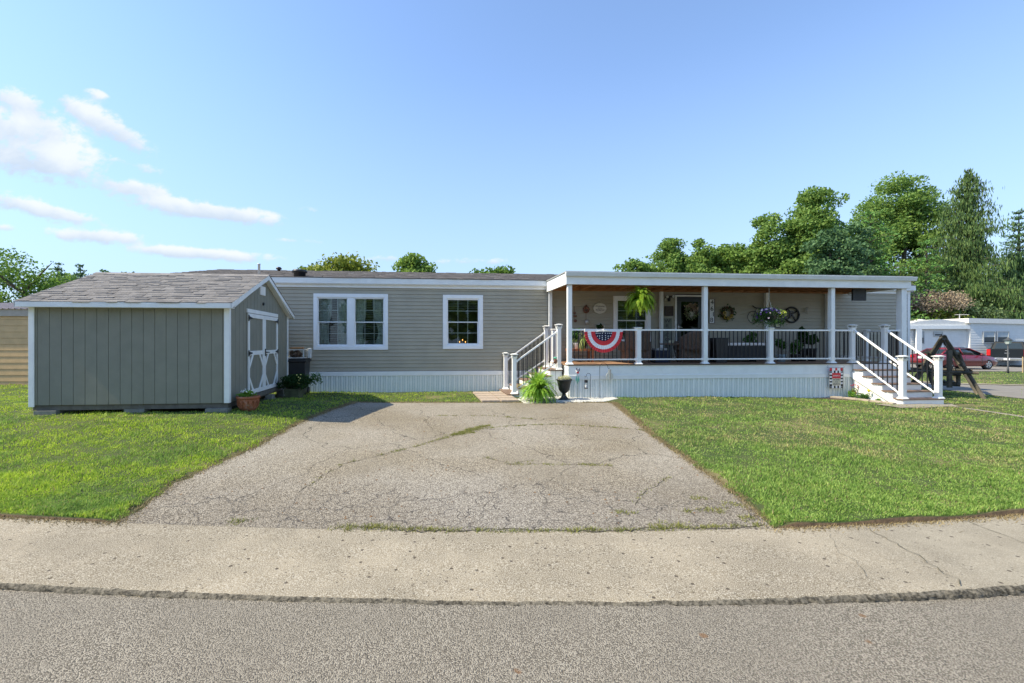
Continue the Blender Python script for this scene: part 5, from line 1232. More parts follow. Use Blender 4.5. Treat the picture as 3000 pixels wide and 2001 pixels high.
o = HT('glass_candle_jar', 'two small clear candle jars on the side table', 'candle jar', (tx0, .82, DZ+.566))
for d in (-.04, .045): MB().lathe([(.03, 0), (.03, .07), (.033, .075)], (tx0+d, .82, DZ+.566), 10).build('jar', mat('pale_jar', (.7, .68, .5), .2), o, True)
cx0 = pl(1932, 1000, .8)[0]
o = HT('storage_tote', 'navy tote with a striped cloth on top beside the wicker chair', 'tote', (cx0, .8, DZ)); MB().taper(cx0, .8, DZ, DZ+.36, .42, .48, .3, .34).build('bin', mat('navy_fabric', (.018, .022, .045), .8), o, bevel=.02)
m = MB()
for k in range(9): m.box(cx0-.2+k*.045, cx0-.175+k*.045, .66, .92, DZ+.3605, DZ+.42)
m.build('cloth', mat('grey_white_cloth', (.45, .45, .45), .8), o)
# security light, frame, welcome board, numbers
o, x, z = wall_thing('security_light', 'black twin headed security light by the door', 'wall light', 1955, 872)
B('backplate', CRM, o, x-.09, x+.03, WD-.05, WD-.025, z-.09, z+.07)
m = MB(); m.lathe([(.04, -.12), (.05, -.03), (.045, .03), (.02, .05)], (x+.02, WD-.10, z), 12); m.tube([(x-.05, WD-.10, z+.02), (x+.10, WD-.10, z+.03)], .016, 8); body = m.build('sensor', BLACK, o, True)
for (a, b) in ((-.06, .02), (.14, .03)):
    MB().tube([(x+a, WD-.06, z+b), (x+a-.01, WD-.17, z+b)], [.03, .055], 14).build('lamp_head', BLACK, o, True); MB().tube([(x+a-.0101, WD-.171, z+b), (x+a-.0101, WD-.175, z+b)], .047, 14).build('lens', mat('pale_lens', (.55, .56, .52), .3), o)
o, x, z = wall_thing('wall_plaque', 'dark square plaque on the wall above the welcome board', 'plaque', 1959, 911)
B('board', mat('dark_brown_board', (.055, .038, .028), .7, .3, 20), o, x-.135, x+.135, WD-.06, WD-.025, z-.15, z+.15); m = MB(); trim_frame(m, x-.14, x+.14, z-.155, z+.155, .018, WD-.07, WD-.0602); m.build('frame', mat('very_dark_frame', (.03, .02, .018), .6), o)
o, x, z = wall_thing('welcome_board', 'tall grey board lettered welcome downwards beside the door', 'sign', 1954, 985)
wb = MB(); zt_ = pl(1954, 934, WD)[1]; wb.box(x-.13, x+.15, WD-.06, WD-.026, DZ+.02, zt_+.02); wb.build('board', mat('grey_green_board', (.17, .18, .145), .8, .2, 8), o)
m = MB(); zs_ = [zt_-.07-i*.148 for i in range(7)]
for ch, zz in zip('WELCOME', zs_): add_text(m, ch, .15, x+.0, WD-.063, zz, .002, 1.25)
m.build('lettering', BLACK, o)
o, x, z = wall_thing('house_number_sign', 'white and dark plaque with the house number 4618', 'house number', 2085, 911)
zt_, zb_ = pl(2085, 877, WD)[1], pl(2085, 946, WD)[1]
B('board', mat('dark_brown_board', (.055, .038, .028), .7, .3, 20), o, x-.09, x+.10, WD-.055, WD-.026, zb_-.01, zt_+.01)
B('plaque_face', FWHITE, o, x-.085, x+.07, WD-.060, WD-.0555, zb_, zt_)
m = MB()
for ch, t_, d in (('4', .13, .0), ('6', .40, -.01), ('1', .64, .04), ('8', .88, -.02)): add_text(m, ch, .20, x+d, WD-.064, zt_-(zt_-zb_)*t_, .003, 1.1)
m.build('lettering', BLACK, o)
# door wreath
x, z = wallpos(2024, 912, WD-.05); o = HT('door_wreath', 'beige and green burlap wreath on the dark front door', 'wreath', (x, WD-.06, z))
m = MB(); n = 26; m.tube([(x+.17*math.cos(2*math.pi*k/n), WD-.06, z+.17*math.sin(2*math.pi*k/n)) for k in range(n+1)], .035, 8); m.build('ring', mat('twig_brown', (.10, .06, .035), .9), o, True)
def wreath_leaves(par, nm, mt, n, s, a0, a1, r_=.17, sp_=.05):
    a = rng.uniform(a0, a1, n); P = np.stack([x+r_*np.cos(a), np.full(n, WD-.09), z+r_*np.sin(a)], -1)+rng.normal(size=(n, 3))*np.array([sp_, .018, sp_]); V, Fq = leaves(P, s, 0); npmesh(nm, V, Fq, mt, par)
wreath_leaves(o, 'burlap_bow', leafmat('burlap', (.30, .22, .15), (.55, .44, .34), trans=.1), 170, .09, .3, 2.2); wreath_leaves(o, 'foliage', leafmat('sage_leaf', (.12, .16, .06), (.40, .44, .25)), 200, .07, 2.2, 6.0); wreath_leaves(o, 'white_petal', CRM, 40, .09, 4.2, 5.4, .1, .05)
# sunflower wreath
x, z = wallpos(2130, 917, WD-.05); o = HT('sunflower_wreath', 'dark grapevine wreath with yellow sunflowers on the porch wall', 'wreath', (x, WD-.06, z))
m = MB(); n = 26
for rr in (.19, .165): m.tube([(x+rr*math.cos(2*math.pi*k/n), WD-.06, z+rr*math.sin(2*math.pi*k/n)) for k in range(n+1)], .03, 8)
m.build('ring', mat('twig_brown', (.10, .06, .035), .9), o, True); wreath_leaves(o, 'foliage', DKG, 160, .07, 0, 6.28, .19)
for (a, b) in ((-.10, -.13), (.02, -.16), (.12, -.10), (-.12, .0)):
    m = MB(); vs = [(x+a+(.07 if k % 2 else .04)*math.cos(k*math.pi/9), WD-.115, z+b+(.07 if k % 2 else .04)*math.sin(k*math.pi/9)) for k in range(18)]; m.add(vs, [tuple(range(18))]); fl_ = m.build('sunflower', mat('sunflower_yellow', (.50, .32, .04), .7), o); MB().ball((x+a, WD-.12, z+b), .025, 8, 5).build('flower_eye', BLACK, fl_)
# bicycle-like metal art left of petunias + wheel + framed notice + small metal piece
x, z = wallpos(2215, 925, WD-.05); o = HT('metal_wall_art', 'dark curled metal wall art behind the petunias', 'wall art', (x, WD-.05, z)); m = MB(); n = 22
m.tube([(x-.10+.19*math.cos(2*math.pi*k/n), WD-.05, z-.04+.19*math.sin(2*math.pi*k/n)) for k in range(n+1)], .010, 6)
m.tube([(x-.12, WD-.05, z+.33), (x-.02, WD-.05, z+.26), (x+.15, WD-.05, z+.25), (x+.30, WD-.05, z+.12)], .018, 6); m.tube([(x-.10, WD-.05, z-.04), (x+.02, WD-.05, z+.26)], .010, 6); m.tube([(x-.10, WD-.05, z-.04), (x+.30, WD-.05, z+.12)], .010, 6); m.build('frame', BLACK, o, True)
x, z = wallpos(2320, 922, WD-.05); o = HT('wagon_wheel', 'dark round wheel wall piece with a letter r beside the petunias', 'wheel decor', (x, WD-.05, z)); r_ = .245; m = MB(); n = 32
m.tube([(x+r_*math.cos(2*math.pi*k/n), WD-.05, z+r_*math.sin(2*math.pi*k/n)) for k in range(n+1)], .03, 8); m.build('rim', BLACK, o, True)
m = MB()
for a in (.6, 2.2, 3.9, 5.3): m.tube([(x, WD-.05, z), (x+r_*math.cos(a), WD-.05, z+r_*math.sin(a))], .016, 6)
m.build('spoke', BLACK, o); m = MB(); add_text(m, 'R', .34, x-.02, WD-.075, z, .008, 1.1); m.build('lettering', BLACK, o)
x, z = wallpos(2279, 949, WD-.05); o = HT('framed_notice', 'small framed cream notice below the petunia basket', 'picture frame', (x, WD-.05, z)); B('frame', BLACK, o, x-.095, x+.085, WD-.055, WD-.026, z-.11, z+.11); B('paper', mat('cream_paper', (.75, .70, .52), .8), o, x-.075, x+.065, WD-.058, WD-.0555, z-.09, z+.09)
m = MB(); [m.box(x-.06, x+.05, WD-.0595, WD-.0582, z+.06-k*.025, z+.067-k*.025) for k in range(6)]; m.build('text_lines', mat('dark_letter', (.07, .06, .05), .8), o)
x, z = wallpos(2364, 909, WD-.05); o = HT('metal_letter', 'small pale metal flower ornament on the right porch wall', 'ornament', (x, WD-.05, z)); m = MB()
for (a, b, c_, d) in ((-.05, .0, .05, .12), (-.04, -.08, .06, -.08), (-.05, 0, .06, 0), (-.05, .08, .05, .08), (-.05, .09, -.05, -.09), (.01, .1, .01, -.1)): m.tube([(x+a, WD-.05, z+b), (x+c_, WD-.05, z+d)], .008, 5)
m.build('wire', mat('tarnished_silver', (.45, .43, .40), .35, metal=.6), o)
# dark outdoor sofa with white cushions and black cabinet
s0, s1 = pl(2128, 1000, .85)[0], pl(2243, 1000, .85)[0]; zt_ = pl(2180, 1012, .85)[1]
DW = mat('dark_wicker', (.035, .035, .036), .75, .25, 30, .7, 150)
o = HT('outdoor_sofa', 'dark wicker sofa with pale cushions, its back to the railing', 'sofa', ((s0+s1)/2, .95, DZ))
MB().box(s0, s1, .82, .90, DZ+.05, zt_).build('backrest', DW, o, bevel=.01); MB().box(s0+.03, s1-.03, .901, 1.5, DZ+.08, DZ+.36).build('seat', DW, o, bevel=.01)
for a in (s0, s1-.07): MB().box(a, a+.07, .901, 1.5, DZ+.36, DZ+.58).build('armrest', DW, o, bevel=.01)
for k in range(2): a = s0+.0+k*(s1-s0)/2; MB().box(a+.01, a+(s1-s0)/2-.01, .84, .98, zt_-.25 if 0 else zt_+.001, zt_+.085).build('cushion', mat('pale_cushion', (.85, .80, .80), .8), o, bevel=.02)
s2, s3 = pl(2087, 1000, .6)[0], pl(2125, 1000, .6)[0]; zt2 = pl(2100, 991, .6)[1]
o = HT('fabric_planter', 'black tapered outdoor bin left of the dark sofa', 'bin', ((s2+s3)/2, .6, DZ)); MB().taper((s2+s3)/2, .62, DZ, zt2, (s3-s2)*.8, (s3-s2), .3, .34).build('bin_body', BP, o, bevel=.01); MB().taper((s2+s3)/2, .62, zt2+.0005, zt2+.02, (s3-s2)*1.05, (s3-s2)*1.05, .36, .36).build('lid', BP, o)
# plants on the right
for i, (u, y, pz0, r_, lab, kind) in enumerate([(2205, 1.3, .62, .30, 'bushy green plant behind the dark sofa', 0), (2289, .9, .50, .24, 'leafy plant in a pale blue pot by the front railing', 0), (2330, 1.1, .42, .26, 'dense dark plant left of the tall black planter', 0), (2378, 1.2, .62, .25, 'broad leaved plant in a tall black planter near the right post', 1), (2350, 1.3, .75, .2, 'tall climbing plant with big dark leaves near the right post', 2)]):
    x = pl(u, 1000, y)[0]; o = HT('porch_plant', lab, 'potted plant', (x, y, DZ))
    MB().lathe([(.10, .0), (.14, .38 if kind else .2), (.15, .40 if kind else .22)], (x, y, DZ), 14).build('pot', BP if i != 1 else mat('pale_blue_pot', (.35, .45, .5), .5), o, True)
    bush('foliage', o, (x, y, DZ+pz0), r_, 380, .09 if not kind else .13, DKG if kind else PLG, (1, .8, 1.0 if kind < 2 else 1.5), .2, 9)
    MB().tube([(x, y, DZ+.2), (x, y, DZ+pz0)], .015, 5).build('stem', mat('twig_brown', (.10, .06, .035), .9), o)
# bird figure on the steps
x = pl(1628, 1050, .25)[0]; z = pl(1628, 1064, .25)[1]
o = HT('garden_bird', 'teal and brown metal bird ornament by the side stair posts', 'ornament', (x, .25, z)); m = MB(); m.tube([(x, .25, gz(x, .25)), (x, .25, z)], .004, 5); m.build('rod', BLACK, o)
MB().ball((x, .25, z+.06), .05, 10, 7, (1, .7, 1.5)).build('body', RUST, o, True); MB().ball((x-.01, .25, z+.15), .035, 10, 7, (1.5, .8, .7)).build('hat', mat('teal_paint', (.15, .55, .38), .5), o, True)
# hanging arch sign at right of porch
ay = .18; x0, z1 = pl(2499, 838, ay); x1, _ = pl(2538, 838, ay); _, z0 = pl(2499, 880, ay)
o = HT('hanging_sign', 'dark arched wooden sign hanging under the right end of the porch roof', 'sign', ((x0+x1)/2, ay, z0)); pts = [(x0, z0), (x1, z0), (x1, z1-.13)]
for k in range(1, 8): a = math.pi*k/8; pts.append(((x0+x1)/2+(x1-x0)/2*math.cos(a), z1-.13+.11*math.sin(a)))
pts.append((x0, z1-.13)); m = MB(); m.prism(pts, 'y', ay, ay+.05); m.build('board', mat('charred_board', (.022, .024, .024), .6, .3, 20), o)
m = MB()
for a in (.25, .75): m.tube([(x0+(x1-x0)*a, ay+.02, z1-.06), (x0+(x1-x0)*a, ay+.02, ZR0+.07)], .004, 5)
m.build('hanger', BLACK, o)
# ------------------------------------------------------------ log A-frame swing
LOG = mat('weathered_green_log', (.055, .058, .048), .85, .35, 5, .8, 30, c2=(.09, .075, .055)); LOGE = mat('cut_log', (.35, .26, .16), .8)
cA = np.array([14.36, 13.70]); dv = np.array([math.cos(R(44)), -math.sin(R(44))]); bv = np.array([math.sin(R(44)), math.cos(R(44))])
sw = thing('log_swing', 'weathered log A-frame porch swing standing beyond the right stair', 'swing', (cA[0], cA[1], float(g(*cA))))
zg0 = float(g(*cA))
def LP(a, b, z): q = cA+dv*a+bv*b; return (q[0]-cA[0], q[1]-cA[1], z)
for b in (0, 1.75):
    for s_ in (-1, 1):
        MB().tube([LP(s_*.83, b, -.08), LP(s_*.42, b, .88), LP(-s_*.02, b, 1.86)], [.050, .046, .040], 10).build('leg', LOG, sw, True)
        MB().tube([LP(s_*.40, b-.07, .95), LP(s_*.30, b-.07, 1.30)], .035, 8).build('brace', LOG, sw, True)
    MB().tube([LP(-.78, b-.09, .76), LP(.68, b-.09, .76)], .04, 10).build('cross_log', LOG, sw, True)
MB().tube([LP(0, -.15, 1.77), LP(0, 1.9, 1.77)], .06, 10).build('top_beam', LOG, sw, True)
be = thing('swing_bench', 'slatted log bench hanging inside the swing frame', 'swing bench', (cA[0], cA[1], zg0))
for k in range(6): MB().tube([LP(-.22+k*.09, .3, .42+.0*k), LP(-.22+k*.09, 1.5, .42)], .028, 7).build('seat_slat', LOG, be, True)
for k in range(4): MB().tube([LP(-.27-k*.03, .3, .52+k*.12), LP(-.27-k*.03, 1.5, .52+k*.12)], .026, 7).build('back_slat', LOG, be, True)
for b in (.32, 1.48):
    MB().tube([LP(-.25, b, .38), LP(-.36, b, .95)], .04, 8).build('back_post', LOG, be, True); MB().tube([LP(-.28, b, .36), LP(.34, b, .36)], .04, 8).build('side_rail', LOG, be, True)
    MB().tube([LP(-.32, b, .62), LP(.36, b, .68)], .036, 8).build('armrest', LOG, be, True); MB().tube([LP(.30, b, .36), LP(.30, b, .66)], .05, 8).build('arm_post', LOG, be, True)
    MB().tube([LP(-.28, b, .8), LP(0, b, 1.74)], .007, 5).build('chain', BLACK, be); MB().tube([LP(.30, b, .6), LP(0, b, 1.74)], .007, 5).build('chain', BLACK, be)
# hanging upright plank seen end on
MB().box(-.06, .06, -.17, -.11, .30, 1.42).build('end_plank', LOG, sw)
# ------------------------------------------------------------ neighbour at left
nx, ny = -13.1, 15.7; zg = float(g(nx, ny))
nb_ = thing('neighbour_home', 'tan sided neighbouring home with ribbed metal roof at the far left', 'mobile home', (nx, ny, zg), R(2.0))
TAN = mat('tan_hardboard_siding', (.62, .41, .20), .7, .07, 4, .2, 30)
def brd(mb, x0, x1, y, z0, z1, e, dep): lap(mb, x0, x1, y, z0, z1, e, dep)
m = MB(); lap(m, -20, 0, 0, -.1, 2.45, .21, .012); m.build('wall', TAN, nb_)
m = MB(); m.box(-20, 0, .03, 5, -.1, 2.44); m.build('wall', TAN, nb_)
m = MB(); m.box(-20, 0, -.06, -.024, 2.36, 2.62); m.build('fascia', mat('faded_tan_fascia', (.42, .36, .30), .6), nb_)
m = MB(); pts = []
for k in range(100): x_ = -20.1+k*.203; pts += [(x_, 0), (x_+.08, 0), (x_+.09, .03), (x_+.12, .03), (x_+.13, 0)]
vs = []; 
for (a, b) in pts: vs += [(a, -.12, 2.60+b), (a, 2.5, 3.0+b), (a, 5.1, 2.60+b)]
m.add(vs, [(3*i+j, 3*i+3+j, 3*i+4+j, 3*i+1+j) for i in range(len(pts)-1) for j in (0, 1)]); m.build('roof', mat('pale_metal_roof', (.42, .35, .32), .45, .1, 4, metal=.1), nb_)
MB().lathe([(.16, .0), (.16, .25), (.20, .26), (.20, .34), (.1, .38)], (-2.3, 1.9, 2.85), 14).build('roof_vent', mat('dark_vent', (.10, .11, .11), .5), nb_, True)
# ------------------------------------------------------------ neighbour at right: white home, car, truck, lamp
def FP_(u, Y): return (u-PU)/F*Y
def zat(v, Y): return CAMH-(v-1000)/F*Y
Yn = 37.; x0 = FP_(2655, Yn); zg = float(g(x0+3, Yn))
nh = thing('white_home', 'low white sided home behind the parked cars', 'mobile home', (x0, Yn, zg)); WSD = mat('pale_white_siding', (.70, .71, .70), .6, .04, 3)
xm = FP_(2843, Yn)-x0; xe = 22.
zt_ = zat(957, Yn)-zg; zt2 = zat(947, Yn)-zg
B('wall_core', WSD, nh, 0, xm-.02, .32, 5, -.3, zt_); m = MB(); lap(m, 0, xm, .28, -.2, zt_-.02, .20, .014); m.build('wall', WSD, nh)
B('wall_core', WSD, nh, xm, xe, .02, 5, -.3, zt2+.1); m = MB(); lap(m, xm, xe, 0, -.2, zt2, .20, .014); m.build('wall', WSD, nh)
m = MB(); m.prism([(-.2, zt_), (xm, zt_+.05), (xm, zt_+.38), (xm*.55, zt_+.62), (xm*.2, zt_+.45), (-.2, zt_+.10)], 'y', .10, 5.2); m.build('roof', mat('white_metal_roof', (.70, .69, .66), .5, .06), nh)
m = MB(); m.prism([(xm-.3, zt2+.03), (xe, zt2-.30), (xe, zt2+.06), (xm-.3, zt2+.42)], 'y', -.15, 5.2); m.build('roof', mat('white_metal_roof', (.70, .69, .66), .5, .06), nh)
m = MB(); m.box(-.25, xm+.0, .0, .12, zt_-.18, zt_+.12); m.build('fascia', TRIMW, nh)
B('porch_post', TRIMW, nh, .42*2.0, .42*2.0+.45, -.0, .10, -.2, zt_-.19)
def nwin(u0, u1, v0, v1, name='window'):
    a, b = FP_(u0, Yn)-x0, FP_(u1, Yn)-x0; za, zb_ = zat(v1, Yn)-zg, zat(v0, Yn)-zg; yy = .2 if u0 < 2840 else -.08
    f_ = MB(); trim_frame(f_, a, b, za, zb_, .07, yy, yy+.06); fr = f_.build(name, mat('grey_window_frame', (.40, .42, .43), .5), nh)
    B('pane', mat('dark_pane', (.03, .04, .045), .15, .2, 1.5), fr, a+.07, b-.07, yy+.03, yy+.05, za+.07, (za+zb_)/2); B('shade', mat('pale_shade', (.45, .50, .52), .7), fr, a+.07, b-.07, yy+.0301, yy+.05, (za+zb_)/2+.01, zb_-.07)
nwin(2689, 2716, 970, 1007); nwin(2744, 2771, 971, 985); nwin(2878, 2914, 970, 1005); nwin(2918, 2954, 970, 1005)
m = MB(); zz = zt2+.42; xa = FP_(2850, Yn)-x0; m.tube([(xa, 1, zz-.2), (xa, 1, zz+.4)], .03, 6); m.tube([(xa-.3, 1, zz+.35), (xa+.7, 1, zz+.35)], .02, 5); [m.tube([(xa-.2+k*.2, .8, zz+.35), (xa-.2+k*.2, 1.2, zz+.35)], .012, 4) for k in range(5)]; m.build('antenna', mat('grey_metal', (.5, .5, .5), .4), nh)
xa = FP_(2738, Yn)-x0; MB().lathe([(.2, -.1), (.2, .2), (.35, .21), (.35, .3), (.1, .36)], (xa, 1.2, zt_+.32), 14).build('roof_vent', mat('pale_vent', (.6, .6, .58), .5), nh, True)
# cars
TYRE = mat('tyre_rubber', (.02, .02, .02), .8); ALU = mat('alloy_rim', (.62, .62, .63), .3, metal=.7); CG = mat('car_glass', (.02, .03, .03), .08, .1, 3, spec=.8)
def wheel(par, x, y, r, w, side):
    t_ = MB(); pr_ = [(r*.66, -w/2), (r*.92, -w/2), (r, -w*.35), (r, w*.35), (r*.92, w/2), (r*.66, w/2)]; n = 26; vs = []
    for (rr, o_) in pr_: vs += [(x+rr*math.cos(2*math.pi*k/n), y+o_, r+rr*math.sin(2*math.pi*k/n)) for k in range(n)]
    t_.add(vs, [(i*n+k, i*n+(k+1) % n, ((i+1) % 6)*n+(k+1) % n, ((i+1) % 6)*n+k) for i in range(6) for k in range(n)]); wh = t_.build('wheel', TYRE, par, True)
    m = MB(); yo = y+side*w*.42
    for k in range(5):
        a = 2*math.pi*k/5+.3; m.bar((x, yo, r), (x+r*.64*math.cos(a), yo, r+r*.64*math.sin(a)), .09*r/.33, .04, (0, 1, 0))
    n = 24; m.tube([(x+r*.65*math.cos(2*math.pi*k/n), yo, r+r*.65*math.sin(2*math.pi*k/n)) for k in range(n+1)], .018, 6, False); m.build('rim', ALU, wh); MB().tube([(x, y-w*.2, r), (x, y+w*.2, r)], r*.62, 20).build('hub', TYRE, wh)
def loft(mb, secs):
    """secs: list of rings (same count), capped"""
    n = len(secs[0]); vs = [v for s_ in secs for v in s_]
    mb.add(vs, [(i*n+k, (i+1)*n+k, (i+1)*n+(k+1) % n, i*n+(k+1) % n) for i in range(len(secs)-1) for k in range(n)]+[tuple(range(n)), tuple(reversed(range((len(secs)-1)*n, len(secs)*n)))])
cx, cy = FP_(2792, 30.6), 30.6; cz = float(g(cx, cy))+.015
car = thing('red_sedan', 'dark red sedan parked in front of the white home', 'car', (cx, cy, cz), R(6)); CR = mat('dark_red_paint', (.17, .006, .012), .3, .05, 2, coat=.8)
ST_ = [(-2.40, .42, .62, .82), (-2.34, .34, .96, .86), (-2.1, .28, 1.02, .90), (-1.75, .26, 1.03, .92), (-.9, .22, .98, .925), (0, .22, .95, .93), (.9, .22, .93, .925), (1.35, .24, .92, .91), (1.9, .26, .84, .89), (2.25, .28, .72, .82), (2.42, .34, .56, .70)]
secs = []
for (x, zb, zt, hw) in ST_:
    zm = zb+(zt-zb)*.55; secs.append([(x, -hw*.93, zb), (x, -hw, zb+.12), (x, -hw*1.0, zm), (x, -hw*.95, zt-.04), (x, -hw*.80, zt), (x, hw*.80, zt), (x, hw*.95, zt-.04), (x, hw, zm), (x, hw, zb+.12), (x, hw*.93, zb)])
m = MB(); loft(m, secs); body = m.build('body', CR, car, True)
RS = [(-1.85, .98, .78, .74), (-1.25, 1.33, .76, .60), (-.6, 1.44, .755, .56), (0, 1.46, .755, .56), (.45, 1.40, .76, .57), (1.38, .95, .80, .76)]
m = MB(); secs = [[(x, -wb, .90), (x, -wt, zt), (x, wt, zt), (x, wb, .90)] for (x, zt, wb, wt) in RS]; loft(m, secs); m.build('cabin_glass', CG, car, True)
m = MB(); secs = [[(x, -wt-.015, zt-.05), (x, -wt*.8, zt+.012), (x, wt*.8, zt+.012), (x, wt+.015, zt-.05)] for (x, zt, wb, wt) in RS[1:5]]; loft(m, secs)
for s_ in (-1, 1):
    m.bar((-1.87, s_*.755, .97), (-1.22, s_*.60, 1.33), .10, .05); m.bar((.42, s_*.59, 1.38), (1.38, s_*.79, .95), .07, .04); m.bar((-.25, s_*.80, .93), (-.35, s_*.585, 1.42), .06, .04); m.bar((-1.15, s_*.79, .95), (-1.25, s_*.61, 1.31), .10, .04); m.bar((-1.25, s_*.595, 1.335), (.45, s_*.59, 1.385), .06, .06)
m.build('roof', CR, car, True)
for (a, s_) in ((-1.42, -1), (-1.42, 1), (1.45, -1), (1.45, 1)): wheel(car, a, s_*.80, .335, .22, s_)
m = MB(); m.box(-2.42, -2.30, -.86, -.50, .78, .92); m.build('tail_light', mat('tail_lamp_red', (.55, .02, .02), .2), body); m = MB(); m.box(-2.42, -2.30, .50, .86, .78, .92); m.build('tail_light', mat('tail_lamp_red', (.55, .02, .02), .2), body)
for s_ in (-1, 1): MB().ball((2.18, s_*.70, .70), .13, 10, 6, (1.2, .7, .5)).build('headlight', mat('headlamp', (.7, .68, .55), .1), body, True)
B('licence_plate', FWHITE, body, -2.425, -2.40, -.26, .26, .72, .86); B('bumper', mat('dark_trim', (.03, .03, .03), .6), body, -2.41, -2.25, -.75, .75, .30, .42)
m = MB(); [m.box(a-.006, a+.006, s_*.922, s_*.934, .30, .93) for a in (-.32, .95, -1.0) for s_ in (-1, 1)]; m.build('door_gap', mat('dark_trim', (.03, .03, .03), .6), body)
for s_ in (-1, 1): MB().ball((.85, s_*.98, 1.0), .09, 8, 6, (1, 1, .7)).build('mirror', CR, body, True)
# pickup seen from behind
tx, ty = FP_(2950, 34.), 34.; tz = float(g(tx, ty))+.015
trk = thing('pickup_truck', 'black pickup truck with its tailgate towards the street', 'pickup truck', (tx, ty, tz), R(-52)); CB = mat('black_paint', (.010, .014, .018), .45, .05, 2, spec=.2)
m = MB(); m.box(-1.0, 1.0, 0, 5.4, .62, 1.12); m.box(-1.0, -.92, .05, 1.95, 1.1201, 1.36); m.box(.92, 1.0, .05, 1.95, 1.1201, 1.36); m.box(-.98, .98, 4.2, 5.5, 1.1202, 1.25); tb = m.build('body', CB, trk, bevel=.04)
B('tailgate', CB, tb, -.80, .80, -.03, .04, .72, 1.37, bevel=.02)
m = MB(); m.taper(0, 3.1, 1.12, 1.92, 1.92, 1.45, 2.3, 1.5); m.build('cab', CB, trk, bevel=.05)
MB().add([(-.72, 2.02, 1.36), (.72, 2.02, 1.36), (.62, 2.26, 1.80), (-.62, 2.26, 1.80)], [(0, 1, 2, 3)]).build('rear_window', CG, trk); MB().add([(-.955, 2.2, 1.28), (-.955, 3.9, 1.28), (-.79, 3.6, 1.80), (-.79, 2.5, 1.80)], [(0, 1, 2, 3)]).build('side_window', CG, trk)
for s_ in (-1, 1): B('tail_light', mat('tail_lamp_red', (.55, .02, .02), .2), tb, s_*.81, s_*1.005, -.035, .10, .86, 1.33)
B('bumper', mat('chrome', (.55, .56, .57), .2, metal=.8), tb, -.98, .98, -.22, -.04, .50, .70, bevel=.03); B('licence_plate', FWHITE, tb, -.15, .15, -.235, -.2205, .54, .68)
m = MB(); m.box(-.09, .09, -.045, -.031, 1.22, 1.28); m.box(-.12, .12, -.045, -.031, 1.02, 1.07); m.build('badge', mat('chrome', (.55, .56, .57), .2, metal=.8), tb)
for (a, b) in ((-.86, 1.1), (.86, 1.1), (-.86, 4.6), (.86, 4.6)):
    n = 22; m = MB(); m.tube([(a-.13, b, .39), (a+.13, b, .39)], .39, n); m.build('wheel', TYRE, trk, True)
# lamp post and stake
lx, ly = FP_(2953, 26.), 26.; lz = float(g(lx, ly)); lp = thing('lamp_post', 'black garden lamp post on the far lawn', 'lamp post', (lx, ly, lz)); ht = zat(990, 26)-lz
MB().lathe([(.05, 0), (.045, .3), (.035, .32), (.035, ht-.38)], n=12).build('post', mat('dark_post', (.05, .055, .06), .5), lp, True)
hd = MB().lathe([(.09, ht-.36), (.15, ht-.14), (.22, ht-.13), (.05, ht), (.01, ht+.06)], n=6).build('lantern_roof', mat('dark_post', (.05, .055, .06), .5), lp)
MB().lathe([(.085, ht-.355), (.155, ht-.145)], n=6).build('lamp_glass', mat('pale_lamp_glass', (.50, .55, .52), .2), lp).scale = (1.06, 1.06, 1)
sx1 = FP_(2997, 27.); o = thing('wooden_stake', 'pale wooden stake standing in the far lawn near the truck', 'stake', (sx1, 27, float(g(sx1, 27)))); MB().box(-.03, .03, -.02, .02, -.1, .95).build('stake_board', mat('raw_wood', (.45, .33, .18), .8), o)
# ------------------------------------------------------------ trees
BARK = mat('tree_bark', (.13, .10, .08), .95, .3, 8, 1., 20)
GA = leafmat('yellow_olive_leaf', (.105, .21, .045), (.26, .38, .09), trans=.4); GB = leafmat('mid_green_leaf', (.11, .21, .042), (.28, .41, .09), trans=.45)
GP = leafmat('pine_green_leaf', (.06, .17, .05), (.18, .36, .085), (.20, .32, .07), trans=.25); GS = leafmat('spruce_leaf', (.035, .085, .028), (.16, .24, .07), trans=.25); GD = leafmat('blue_dark_leaf', (.06, .13, .06), (.14, .25, .10), trans=.3)
GY = leafmat('light_yellow_leaf', (.13, .20, .025), (.32, .36, .06), trans=.4); GL2 = leafmat('locust_leaf', (.07, .16, .025), (.18, .30, .05), trans=.4)
def trunk(par, h, r, limbs, cr, seed):
    rr = random.Random(seed); pts = [(0, 0, -.3)]; x = y = 0
    for k in range(1, 7): x += rr.gauss(0, .02*h/6); y += rr.gauss(0, .02*h/6); pts.append((x, y, h*.85*k/6))
    m = MB(); m.tube(pts, [r*(1-.13*k) for k in range(7)], 9); tr_ = m.build('trunk', BARK, par, True); m = MB()
    for k in range(limbs):
        i = rr.randint(2, 5); p = pts[i]; a = rr.uniform(0, 6.28); L = cr*rr.uniform(.55, .95); m.tube([p, (p[0]+L*.5*math.cos(a), p[1]+L*.5*math.sin(a), p[2]+L*.35), (p[0]+L*math.cos(a), p[1]+L*math.sin(a), p[2]+L*rr.uniform(.5, .9))], [r*.4, r*.25, r*.08], 6)
    m.build('limb', BARK, tr_, True)
